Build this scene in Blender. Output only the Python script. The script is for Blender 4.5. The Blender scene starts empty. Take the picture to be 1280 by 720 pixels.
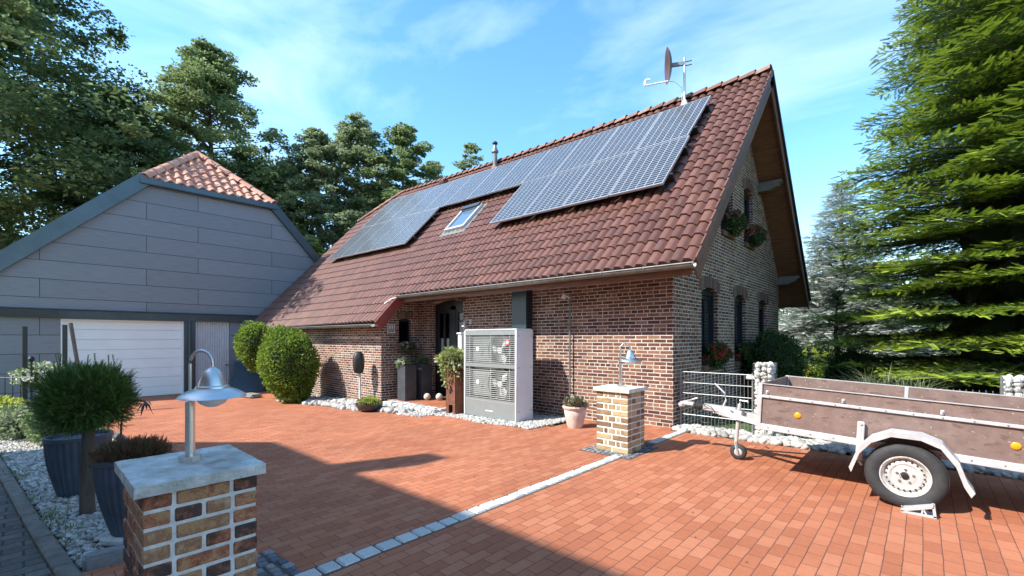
import bpy, bmesh, math, random
import numpy as np
from mathutils import Vector, Matrix, Euler, geometry
random.seed(7); RN = np.random.default_rng(7)
PI = math.pi
sc = bpy.context.scene
COL = sc.collection

# ------------------------------------------------------------------ materials
def nt(m):
    m.use_nodes = True
    t = m.node_tree
    return t, t.nodes, t.links
def N(t, typ, **kw):
    n = t.nodes.new(typ)
    for k, v in kw.items():
        if k.startswith('i_'):
            key = k[2:]
            n.inputs[int(key) if key.isdigit() else key].default_value = v
        else: setattr(n, k, v)
    return n
def c4(c): return (c[0], c[1], c[2], 1)
def ramp(t, stops, interp='LINEAR'):
    r = N(t, 'ShaderNodeValToRGB'); e = r.color_ramp; e.interpolation = interp
    while len(e.elements) > 1: e.elements.remove(e.elements[-1])
    e.elements[0].position = stops[0][0]; e.elements[0].color = c4(stops[0][1])
    for p, c in stops[1:]:
        q = e.elements.new(p); q.color = c4(c)
    return r
def mat(name, col, rough=.6, metal=0, var=.25, nscale=4, bump=0, bscale=60, col2=None, island=0, spec=.5, stretch=None, trans=0):
    m = bpy.data.materials.new(name); t, nd, lk = nt(m)
    b = nd['Principled BSDF']; b.inputs['Roughness'].default_value = rough; b.inputs['Metallic'].default_value = metal
    b.inputs['Specular IOR Level'].default_value = spec
    tc = N(t, 'ShaderNodeTexCoord'); src = tc.outputs['Object']
    if stretch:
        mp = N(t, 'ShaderNodeMapping'); mp.inputs['Scale'].default_value = stretch; lk.new(src, mp.inputs[0]); src = mp.outputs[0]
    nz = N(t, 'ShaderNodeTexNoise', i_Scale=nscale, i_Detail=8, i_Roughness=.65); lk.new(src, nz.inputs['Vector'])
    c2 = col2 or tuple(x*(1-var) for x in col)
    r = ramp(t, [(.3, c2), (.7, tuple(min(1, x*(1+var*.5)) for x in col))]); lk.new(nz.outputs[0], r.inputs[0])
    out = r.outputs[0]
    if island:
        g = N(t, 'ShaderNodeNewGeometry')
        mr = N(t, 'ShaderNodeMapRange', i_3=1-island, i_4=1+island*.8); lk.new(g.outputs['Random Per Island'], mr.inputs[0])
        h = N(t, 'ShaderNodeVectorMath', operation='SCALE'); lk.new(out, h.inputs[0]); lk.new(mr.outputs[0], h.inputs['Scale']); out = h.outputs[0]
    lk.new(out, b.inputs['Base Color'])
    if bump:
        n2 = N(t, 'ShaderNodeTexNoise', i_Scale=bscale, i_Detail=6); lk.new(src, n2.inputs['Vector'])
        bp = N(t, 'ShaderNodeBump', i_Strength=bump, i_Distance=.01); lk.new(n2.outputs[0], bp.inputs['Height']); lk.new(bp.outputs[0], b.inputs['Normal'])
    if trans:
        tr = N(t, 'ShaderNodeBsdfTranslucent'); lk.new(out, tr.inputs[0])
        mx = N(t, 'ShaderNodeMixShader', i_0=trans); lk.new(b.outputs[0], mx.inputs[1]); lk.new(tr.outputs[0], mx.inputs[2])
        lk.new(mx.outputs[0], nd['Material Output'].inputs[0])
    return m

def brick_mat(name, stops, mortar, bw=.29, rh=.083, ms=.014, mode='wall', bump=.5, rough=.85, mixn=.35, offs=.5, squash=1.0, dirt=None, sq=1):
    """bricks of a wall (mode wall) or paving (mode floor), coordinates in metres"""
    m = bpy.data.materials.new(name); t, nd, lk = nt(m); b = nd['Principled BSDF']
    tc = N(t, 'ShaderNodeTexCoord'); s = N(t, 'ShaderNodeSeparateXYZ'); lk.new(tc.outputs['Object'], s.inputs[0])
    cb = N(t, 'ShaderNodeCombineXYZ')
    if mode == 'wall':
        g = N(t, 'ShaderNodeNewGeometry'); gs = N(t, 'ShaderNodeSeparateXYZ'); lk.new(g.outputs['True Normal'], gs.inputs[0])
        ab = N(t, 'ShaderNodeMath', operation='ABSOLUTE'); lk.new(gs.outputs[0], ab.inputs[0])
        gt = N(t, 'ShaderNodeMath', operation='GREATER_THAN', i_1=.5); lk.new(ab.outputs[0], gt.inputs[0])
        mx = N(t, 'ShaderNodeMix'); lk.new(gt.outputs[0], mx.inputs[0]); lk.new(s.outputs[0], mx.inputs[2]); lk.new(s.outputs[1], mx.inputs[3])
        lk.new(mx.outputs[0], cb.inputs[0]); lk.new(s.outputs[2], cb.inputs[1])
    elif mode == 'floor':
        lk.new(s.outputs[1], cb.inputs[0]); lk.new(s.outputs[0], cb.inputs[1])
    else:
        lk.new(s.outputs[0], cb.inputs[0]); lk.new(s.outputs[1], cb.inputs[1])
    # wobble the joints a little so they are not ruler straight
    wn = N(t, 'ShaderNodeTexNoise', i_Scale=5, i_Detail=4); lk.new(tc.outputs['Object'], wn.inputs['Vector'])
    ws = N(t, 'ShaderNodeVectorMath', operation='SUBTRACT', i_1=(.5, .5, .5)); lk.new(wn.outputs['Color'], ws.inputs[0])
    wk = N(t, 'ShaderNodeVectorMath', operation='SCALE'); wk.inputs['Scale'].default_value = .012; lk.new(ws.outputs[0], wk.inputs[0])
    wa = N(t, 'ShaderNodeVectorMath', operation='ADD'); lk.new(cb.outputs[0], wa.inputs[0]); lk.new(wk.outputs[0], wa.inputs[1])
    br = N(t, 'ShaderNodeTexBrick', offset=offs, squash=squash, squash_frequency=sq)
    br.inputs['Color1'].default_value = (0, 0, 0, 1); br.inputs['Color2'].default_value = (1, 1, 1, 1); br.inputs['Mortar'].default_value = (.5, .5, .5, 1)
    br.inputs['Scale'].default_value = 1; br.inputs['Mortar Size'].default_value = ms/2; br.inputs['Mortar Smooth'].default_value = .15
    br.inputs['Brick Width'].default_value = bw; br.inputs['Row Height'].default_value = rh
    lk.new(wa.outputs[0], br.inputs['Vector'])
    r = ramp(t, stops); 
    nz = N(t, 'ShaderNodeTexNoise', i_Scale=22, i_Detail=8, i_Roughness=.7); lk.new(tc.outputs['Object'], nz.inputs['Vector'])
    ad = N(t, 'ShaderNodeMix'); ad.inputs[0].default_value = mixn; nr = N(t, 'ShaderNodeMapRange', i_1=.32, i_2=.68, clamp=True); lk.new(nz.outputs[0], nr.inputs[0]); lk.new(br.outputs['Color'], ad.inputs[2]); lk.new(nr.outputs[0], ad.inputs[3])
    lk.new(ad.outputs[0], r.inputs[0])
    mc = N(t, 'ShaderNodeMix', data_type='RGBA'); lk.new(br.outputs['Fac'], mc.inputs[0]); lk.new(r.outputs[0], mc.inputs[6]); mo = ramp(t, [(.38, tuple(x*.75 for x in mortar)), (.62, tuple(min(1, x*1.15) for x in mortar))]); mn = N(t, 'ShaderNodeTexNoise', i_Scale=2.3, i_Detail=8, i_Roughness=.7); lk.new(tc.outputs['Object'], mn.inputs['Vector']); lk.new(mn.outputs[0], mo.inputs[0]); lk.new(mo.outputs[0], mc.inputs[7])
    out = mc.outputs[2]
    big = N(t, 'ShaderNodeTexNoise', i_Scale=.55, i_Detail=6, i_Roughness=.6); lk.new(tc.outputs['Object'], big.inputs['Vector'])
    bm_ = N(t, 'ShaderNodeMapRange', i_1=.3, i_2=.7, i_3=.84, i_4=1.12); lk.new(big.outputs[0], bm_.inputs[0])
    fine = N(t, 'ShaderNodeTexNoise', i_Scale=160, i_Detail=4); lk.new(tc.outputs['Object'], fine.inputs['Vector'])
    fm = N(t, 'ShaderNodeMapRange', i_1=.25, i_2=.75, i_3=.8, i_4=1.2); lk.new(fine.outputs[0], fm.inputs[0])
    ml = N(t, 'ShaderNodeMath', operation='MULTIPLY'); lk.new(bm_.outputs[0], ml.inputs[0]); lk.new(fm.outputs[0], ml.inputs[1])
    sv = N(t, 'ShaderNodeVectorMath', operation='SCALE'); lk.new(out, sv.inputs[0]); lk.new(ml.outputs[0], sv.inputs['Scale']); out = sv.outputs[0]
    if dirt:
        dn = N(t, 'ShaderNodeTexNoise', i_Scale=1.3, i_Detail=10, i_Roughness=.75); lk.new(tc.outputs['Object'], dn.inputs['Vector'])
        dr = ramp(t, [(.56, (0, 0, 0)), (.75, (.55, .55, .55))]); lk.new(dn.outputs[0], dr.inputs[0])
        dm = N(t, 'ShaderNodeMix', data_type='RGBA'); lk.new(dr.outputs[0], dm.inputs[0]); lk.new(out, dm.inputs[6]); dm.inputs[7].default_value = c4(dirt); out = dm.outputs[2]
    lk.new(out, b.inputs['Base Color']); b.inputs['Roughness'].default_value = rough; b.inputs['Specular IOR Level'].default_value = .25
    inv = N(t, 'ShaderNodeMath', operation='SUBTRACT', i_0=1); lk.new(br.outputs['Fac'], inv.inputs[1])
    hs = N(t, 'ShaderNodeMath', operation='MULTIPLY_ADD', i_1=.25); lk.new(fine.outputs[0], hs.inputs[0]); lk.new(inv.outputs[0], hs.inputs[2])
    bp = N(t, 'ShaderNodeBump', i_Strength=bump, i_Distance=.008); lk.new(hs.outputs[0], bp.inputs['Height']); lk.new(bp.outputs[0], b.inputs['Normal'])
    return m

def island_mat(name, stops, rough=.8, nscale=30, namt=.3, bump=.3, bscale=80, blotch=None, spec=.3, trans=0):
    m = bpy.data.materials.new(name); t, nd, lk = nt(m); b = nd['Principled BSDF']
    g = N(t, 'ShaderNodeNewGeometry'); tc = N(t, 'ShaderNodeTexCoord')
    nz = N(t, 'ShaderNodeTexNoise', i_Scale=nscale, i_Detail=8, i_Roughness=.7); lk.new(tc.outputs['Object'], nz.inputs['Vector'])
    nr = N(t, 'ShaderNodeMapRange', i_1=.32, i_2=.68, clamp=True); lk.new(nz.outputs[0], nr.inputs[0]); ad = N(t, 'ShaderNodeMix'); ad.inputs[0].default_value = namt; lk.new(g.outputs['Random Per Island'], ad.inputs[2]); lk.new(nr.outputs[0], ad.inputs[3])
    r = ramp(t, stops); lk.new(ad.outputs[0], r.inputs[0]); out = r.outputs[0]
    if blotch:
        dn = N(t, 'ShaderNodeTexNoise', i_Scale=blotch[1], i_Detail=10, i_Roughness=.8); lk.new(tc.outputs['Object'], dn.inputs['Vector'])
        dr = ramp(t, [(blotch[2], (0, 0, 0)), (blotch[2]+.1, (.8, .8, .8))]); lk.new(dn.outputs[0], dr.inputs[0])
        dm = N(t, 'ShaderNodeMix', data_type='RGBA'); lk.new(dr.outputs[0], dm.inputs[0]); lk.new(out, dm.inputs[6]); dm.inputs[7].default_value = c4(blotch[0]); out = dm.outputs[2]
    lk.new(out, b.inputs['Base Color']); b.inputs['Roughness'].default_value = rough; b.inputs['Specular IOR Level'].default_value = spec
    if bump:
        n2 = N(t, 'ShaderNodeTexNoise', i_Scale=bscale, i_Detail=6); lk.new(tc.outputs['Object'], n2.inputs['Vector'])
        bp = N(t, 'ShaderNodeBump', i_Strength=bump, i_Distance=.006); lk.new(n2.outputs[0], bp.inputs['Height']); lk.new(bp.outputs[0], b.inputs['Normal'])
    if trans:
        tr = N(t, 'ShaderNodeBsdfTranslucent'); lk.new(out, tr.inputs[0])
        mx = N(t, 'ShaderNodeMixShader', i_0=trans); lk.new(b.outputs[0], mx.inputs[1]); lk.new(tr.outputs[0], mx.inputs[2])
        lk.new(mx.outputs[0], nd['Material Output'].inputs[0])
    return m
def glass_mat(name, tint=(.9, .95, .95), op=.35, dark=(.02, .025, .03)):
    m = bpy.data.materials.new(name); t, nd, lk = nt(m)
    tr = N(t, 'ShaderNodeBsdfTransparent'); tr.inputs[0].default_value = c4(tint)
    b = nd['Principled BSDF']; b.inputs['Base Color'].default_value = c4(dark); b.inputs['Roughness'].default_value = .04; b.inputs['Specular IOR Level'].default_value = .8
    nz = N(t, 'ShaderNodeTexNoise', i_Scale=1.5, i_Detail=2); bp = N(t, 'ShaderNodeBump', i_Strength=.03); lk.new(nz.outputs[0], bp.inputs['Height']); lk.new(bp.outputs[0], b.inputs['Normal'])
    fr = N(t, 'ShaderNodeFresnel', i_IOR=1.5); a = N(t, 'ShaderNodeMath', operation='ADD', i_1=op, use_clamp=True); lk.new(fr.outputs[0], a.inputs[0])
    mx = N(t, 'ShaderNodeMixShader'); lk.new(a.outputs[0], mx.inputs[0]); lk.new(tr.outputs[0], mx.inputs[1]); lk.new(b.outputs[0], mx.inputs[2])
    lk.new(mx.outputs[0], nd['Material Output'].inputs[0]); return m

M = {}
M['brick'] = brick_mat('house_brick', [(0, (.04, .022, .018)), (.28, (.095, .040, .028)), (.5, (.16, .068, .043)), (.72, (.23, .115, .07)), (1, (.30, .18, .115))], (.52, .485, .43), bw=.24, rh=.069, ms=.0165, squash=.52, sq=5)
M['brick_slab'] = island_mat('lintel_brick', [(0, (.07, .048, .038)), (.5, (.13, .08, .062)), (1, (.20, .13, .10))], nscale=25)
M['mortar'] = mat('mortar', (.70, .68, .65), .9, var=.25, nscale=20, bump=.5, bscale=150)
M['pillar_brick'] = island_mat('pillar_brick', [(0, (.04, .03, .028)), (.27, (.075, .048, .04)), (.38, (.22, .085, .05)), (.48, (.36, .13, .07)), (.58, (.42, .25, .12)), (.70, (.28, .13, .075)), (1, (.50, .36, .22))], nscale=16, namt=.42, bump=1.0, bscale=45, blotch=((.46, .42, .38), 11, .60))
M['pillar_brick_pale'] = island_mat('pillar_brick_pale', [(0, (.09, .06, .045)), (.35, (.22, .14, .08)), (.55, (.36, .26, .14)), (1, (.50, .38, .22))], nscale=14, namt=.35, bump=.6, bscale=60)
M['paving'] = brick_mat('clinker_paving', [(0, (.30, .096, .048)), (.4, (.36, .125, .062)), (.65, (.39, .143, .073)), (1, (.43, .175, .098))], (.13, .06, .042), bw=.214, rh=.107, ms=.0068, mode='floor', bump=.5, mixn=.3, rough=.8, dirt=(.27, .115, .07))
M['path'] = brick_mat('old_concrete_paving', [(0, (.075, .064, .056)), (.5, (.125, .11, .098)), (1, (.20, .18, .16))], (.05, .05, .04), bw=.24, rh=.15, ms=.016, mode='floor', bump=.9, mixn=.55, dirt=(.07, .075, .05))
M['granite'] = island_mat('granite_setts', [(0, (.30, .31, .32)), (.5, (.48, .48, .47)), (1, (.66, .65, .62))], nscale=60, namt=.5, bump=.6, bscale=50)
M['basalt'] = island_mat('dark_setts', [(0, (.06, .065, .075)), (.5, (.14, .145, .16)), (1, (.30, .27, .26))], nscale=50, namt=.3, bump=.6, bscale=50)
M['joint'] = mat('joint_sand', (.10, .075, .06), .95, var=.3, nscale=30)
M['pebble'] = island_mat('pebbles', [(0, (.20, .19, .165)), (.4, (.34, .325, .30)), (1, (.56, .54, .50))], nscale=30, namt=.25, bump=.3)
M['darkpebble'] = island_mat('grey_stones', [(0, (.10, .105, .11)), (.5, (.20, .2, .2)), (1, (.36, .35, .34))], nscale=30, namt=.25)
M['gravel'] = island_mat('garden_gravel', [(0, (.14, .125, .095)), (.45, (.34, .32, .28)), (1, (.66, .64, .59))], nscale=30, namt=.25, bump=.3)
M['soil'] = mat('soil', (.09, .07, .05), .95, var=.4, nscale=12, bump=.6, bscale=40)
M['grassg'] = mat('lawn', (.07, .11, .03), .95, var=.4, nscale=3, bump=.8, bscale=80)
M['tile'] = island_mat('roof_tile', [(0, (.09, .041, .030)), (.5, (.135, .059, .042)), (1, (.19, .085, .060))], rough=.48, nscale=10, namt=.4, bump=.35, blotch=((.12, .095, .08), 2.6, .57), spec=.45)
M['tile_old'] = mat('back_roof_tile', (.16, .06, .04), .7, var=.3, nscale=8, bump=.5, bscale=20)
M['ridge'] = island_mat('ridge_tile', [(0, (.13, .06, .045)), (.5, (.2, .09, .065)), (1, (.32, .2, .14))], nscale=12, namt=.45, blotch=((.35, .30, .22), 9, .56))
M['orange_tile'] = island_mat('orange_tile', [(0, (.42, .18, .115)), (.5, (.54, .255, .17)), (1, (.64, .34, .24))], rough=.6, nscale=12, namt=.35)
M['soffit'] = mat('soffit_boards', (.19, .085, .042), .55, var=.45, nscale=3, stretch=(1, 8, 8), bump=.2, bscale=30)
M['barge'] = mat('barge_board', (.14, .065, .042), .6, var=.35, nscale=3, stretch=(8, 1, 1))
M['redboard'] = mat('red_barge_board', (.26, .05, .035), .5, var=.3, nscale=4)
M['zinc'] = mat('zinc', (.20, .21, .20), .5, metal=.4, var=.35, nscale=6)
M['galv'] = mat('galvanised', (.62, .62, .62), .42, metal=.35, var=.22, nscale=9, bump=.1, bscale=30)
M['steel'] = mat('brushed_steel', (.66, .645, .62), .36, metal=1, var=.12, nscale=5, stretch=(1, 1, 30), bump=.08, bscale=40)
M['globe'] = mat('frosted_globe', (.75, .75, .72), .35, var=.05)
M['concrete'] = mat('cap_slab', (.60, .60, .57), .85, var=.4, nscale=7, bump=.9, bscale=55, col2=(.27, .265, .22))
M['concrete_pale'] = mat('pale_cap_slab', (.62, .58, .50), .85, var=.4, nscale=9, bump=.5, bscale=70)
M['antframe'] = mat('anthracite_frame', (.012, .015, .02), .35, var=.1)
M['antpanel'] = mat('anthracite_metal', (.055, .075, .09), .38, metal=.3, var=.2, nscale=2)
M['greencap'] = mat('verge_metal', (.075, .105, .125), .33, metal=.5, var=.25, nscale=1.3)
M['glass'] = glass_mat('window_glass', op=.05)
M['curtain'] = mat('curtain', (.82, .82, .80), .9, var=.3, nscale=3, stretch=(9, 9, 1))
M['interior'] = mat('interior_plaster', (.18, .17, .16), .9)
M['white'] = mat('white_door', (.82, .81, .81), .45, var=.06, nscale=2)
M['ribwhite'] = mat('ribbed_steel_door', (.55, .57, .60), .4, metal=.2, var=.1)
M['pumpw'] = mat('pump_side', (.66, .65, .67), .4, var=.06)
M['pumpg'] = mat('pump_grey', (.26, .28, .275), .4, metal=.3, var=.08)
M['pumpline'] = mat('pump_grille', (.44, .46, .45), .4, metal=.2, var=.1)
M['coil'] = mat('coil_fins', (.20, .215, .21), .35, metal=.4, var=.5, nscale=3)
M['fan'] = mat('fan_white', (.80, .82, .80), .3, var=.05); M['fanblade'] = mat('fan_blade_grey', (.66, .68, .66), .4, var=.1)
M['red'] = mat('red_badge', (.48, .10, .09), .4, var=.1)
M['blackp'] = mat('black_plastic', (.015, .015, .016), .5, var=.2)
M['slate'] = mat('slate_planter', (.055, .058, .065), .5, var=.45, nscale=5, bump=.2)
M['blueplanter'] = mat('blue_grey_planter', (.065, .085, .115), .5, var=.3, nscale=7, bump=.15)
M['corten'] = mat('corten', (.17, .06, .03), .7, var=.5, nscale=9, bump=.3)
M['terracotta'] = mat('pale_terracotta', (.62, .50, .44), .85, var=.25, nscale=8, bump=.3)
M['plywood'] = mat('trailer_plywood', (.20, .135, .115), .55, var=.3, nscale=7, bump=.15, bscale=50)
def scuffs(m, colr, scale, thr):
    t = m.node_tree; lk = t.links; b = t.nodes['Principled BSDF']; src = b.inputs['Base Color'].links[0].from_socket
    tc = N(t, 'ShaderNodeTexCoord'); mp = N(t, 'ShaderNodeMapping'); mp.inputs['Scale'].default_value = (1, 1, 2.6); lk.new(tc.outputs['Object'], mp.inputs[0])
    n = N(t, 'ShaderNodeTexNoise', i_Scale=scale, i_Detail=4, i_Roughness=.55); lk.new(mp.outputs[0], n.inputs['Vector'])
    r = ramp(t, [(thr, (0, 0, 0)), (thr+.02, (1, 1, 1))]); lk.new(n.outputs[0], r.inputs[0])
    mx = N(t, 'ShaderNodeMix', data_type='RGBA'); lk.new(r.outputs[0], mx.inputs[0]); lk.new(src, mx.inputs[6]); mx.inputs[7].default_value = c4(colr); lk.new(mx.outputs[2], b.inputs['Base Color'])
scuffs(M['plywood'], (.55, .46, .36), 26, .685)
scuffs(M['plywood'], (.13, .09, .075), 7, .60)
M['rubber'] = mat('tyre_rubber', (.035, .036, .038), .75, var=.4, nscale=12, bump=.3, bscale=60)
M['rim'] = mat('painted_rim', (.66, .64, .61), .4, metal=.3, var=.25, nscale=12)
scuffs(M['rim'], (.28, .16, .10), 30, .66)
M['orange'] = mat('orange_reflector', (.85, .33, .01), .25, var=.05)
M['gabion'] = island_mat('gabion_stone', [(0, (.35, .33, .28)), (.5, (.60, .58, .53)), (1, (.78, .76, .72))], nscale=20, namt=.4)
M['wire'] = mat('galvanised_wire', (.34, .35, .35), .4, metal=.6, var=.2)
M['bark'] = mat('bark', (.11, .085, .065), .95, var=.5, nscale=6, stretch=(3, 3, .5), bump=.8, bscale=25)
M['palebark'] = mat('pale_bark', (.22, .20, .17), .95, var=.5, nscale=6, stretch=(3, 3, .5), bump=.8, bscale=25)
M['wood'] = mat('weathered_wood', (.17, .145, .12), .9, var=.4, nscale=5, stretch=(6, 6, .8), bump=.4)
M['plaster'] = mat('pale_plaster', (.66, .62, .55), .9, var=.15, nscale=2)
M['petal_red'] = mat('petal_red', (.60, .04, .03), .6, var=.3, nscale=9, trans=.25)
M['petal_pink'] = mat('petal_pink', (.62, .16, .28), .6, var=.4, nscale=9, trans=.25)
M['petal_white'] = mat('petal_white', (.75, .74, .66), .6, var=.25, nscale=9, trans=.25)
def leafm(n, a, b, c, tr=.5, rough=.5): 
    return island_mat(n, [(0, a), (.5, b), (1, c)], rough=rough, nscale=1.2, namt=.35, bump=0, spec=.35, trans=tr)
M['leaf_dark'] = leafm('leaf_dark', (0.08, 0.12, 0.045), (0.15, 0.21, 0.08), (0.25, 0.32, 0.14))
M['leaf_mid'] = leafm('leaf_mid', (0.1, 0.145, 0.05), (0.19, 0.25, 0.095), (0.31, 0.38, 0.18))
M['leaf_silver'] = leafm('leaf_silver', (0.14, 0.18, 0.085), (0.25, 0.31, 0.16), (0.42, 0.47, 0.3))
M['leaf_yellow'] = leafm('leaf_yellow', (.20, .26, .03), (.34, .40, .06), (.50, .54, .14))
M['leaf_bright'] = leafm('leaf_bright', (0.09, 0.15, 0.018), (0.18, 0.27, 0.032), (0.29, 0.39, 0.06))
M['leaf_box'] = leafm('leaf_box', (.02, .05, .01), (.04, .085, .018), (.07, .13, .03), .15)
M['needle'] = leafm('needle_dark', (0.028, 0.058, 0.016), (0.058, 0.105, 0.026), (0.1, 0.16, 0.04), .12)
M['needle_new'] = leafm('needle_new', (0.2, 0.28, 0.026), (0.3, 0.4, 0.042), (0.4, 0.51, 0.08), .25)
M['needle_blue'] = leafm('needle_silver', (0.24, 0.28, 0.24), (0.4, 0.44, 0.39), (0.58, 0.62, 0.56), .2)
M['yew'] = leafm('yew_needle', (0.04, 0.085, 0.018), (0.08, 0.145, 0.03), (0.15, 0.23, 0.055), .15)
M['heather'] = island_mat('heather', [(0, (.05, .07, .02)), (.4, (.10, .10, .035)), (.7, (.20, .06, .05)), (1, (.26, .09, .07))], nscale=4, namt=.3, bump=0, trans=.2)
M['variegated'] = island_mat('variegated_leaf', [(0, (.10, .15, .03)), (.5, (.30, .36, .12)), (1, (.62, .62, .36))], nscale=4, namt=.3, bump=0, trans=.25)
M['grassblade'] = leafm('grass_blade', (.10, .14, .06), (.22, .27, .14), (.38, .42, .26))
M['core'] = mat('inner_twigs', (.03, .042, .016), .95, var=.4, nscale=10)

def clad_mat(name, col, rh, bw):
    m = bpy.data.materials.new(name); t, nd, lk = nt(m); b = nd['Principled BSDF']
    tc = N(t, 'ShaderNodeTexCoord'); s = N(t, 'ShaderNodeSeparateXYZ'); lk.new(tc.outputs['Object'], s.inputs[0]); cb = N(t, 'ShaderNodeCombineXYZ')
    lk.new(s.outputs[1], cb.inputs[0]); lk.new(s.outputs[2], cb.inputs[1])
    br = N(t, 'ShaderNodeTexBrick', offset=.37, offset_frequency=2); br.inputs['Color1'].default_value = c4(tuple(x*.93 for x in col)); br.inputs['Color2'].default_value = c4(tuple(x*1.07 for x in col)); br.inputs['Mortar'].default_value = (.025, .027, .03, 1)
    br.inputs['Scale'].default_value = 1; br.inputs['Mortar Size'].default_value = .008; br.inputs['Mortar Smooth'].default_value = 0; br.inputs['Brick Width'].default_value = bw; br.inputs['Row Height'].default_value = rh
    lk.new(cb.outputs[0], br.inputs['Vector'])
    mp = N(t, 'ShaderNodeMapping'); mp.inputs['Scale'].default_value = (1, .6, 14); lk.new(tc.outputs['Object'], mp.inputs[0])
    nz = N(t, 'ShaderNodeTexNoise', i_Scale=4, i_Detail=8); lk.new(mp.outputs[0], nz.inputs['Vector'])
    mr = N(t, 'ShaderNodeMapRange', i_1=.3, i_2=.7, i_3=.86, i_4=1.1); lk.new(nz.outputs[0], mr.inputs[0])
    sv = N(t, 'ShaderNodeVectorMath', operation='SCALE'); lk.new(br.outputs['Color'], sv.inputs[0]); lk.new(mr.outputs[0], sv.inputs['Scale']); lk.new(sv.outputs[0], b.inputs['Base Color'])
    inv = N(t, 'ShaderNodeMath', operation='SUBTRACT', i_0=1); lk.new(br.outputs['Fac'], inv.inputs[1])
    ad = N(t, 'ShaderNodeMath', operation='MULTIPLY_ADD', i_1=.08); lk.new(nz.outputs[0], ad.inputs[0]); lk.new(inv.outputs[0], ad.inputs[2])
    bp = N(t, 'ShaderNodeBump', i_Strength=.6, i_Distance=.01); lk.new(ad.outputs[0], bp.inputs['Height']); lk.new(bp.outputs[0], b.inputs['Normal'])
    b.inputs['Roughness'].default_value = .6; return m
M['clad'] = clad_mat('fibre_cement_boards', (.215, .222, .245), .61, 4.3)
def solar_mat():
    m = bpy.data.materials.new('solar_cells'); t, nd, lk = nt(m); b = nd['Principled BSDF']
    tc = N(t, 'ShaderNodeTexCoord'); br = N(t, 'ShaderNodeTexBrick', offset=0)
    br.inputs['Color1'].default_value = (.022, .028, .038, 1); br.inputs['Color2'].default_value = (.032, .038, .050, 1); br.inputs['Mortar'].default_value = (.36, .38, .40, 1)
    br.inputs['Scale'].default_value = 1; br.inputs['Mortar Size'].default_value = .0065; br.inputs['Mortar Smooth'].default_value = 0; br.inputs['Brick Width'].default_value = .194; br.inputs['Row Height'].default_value = .0885
    lk.new(tc.outputs['Object'], br.inputs['Vector']); lk.new(br.outputs['Color'], b.inputs['Base Color'])
    b.inputs['Roughness'].default_value = .2; b.inputs['Specular IOR Level'].default_value = .32; return m
M['solar'] = solar_mat()
M['alu'] = mat('aluminium', (.50, .51, .52), .35, metal=.6, var=.1)

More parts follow.
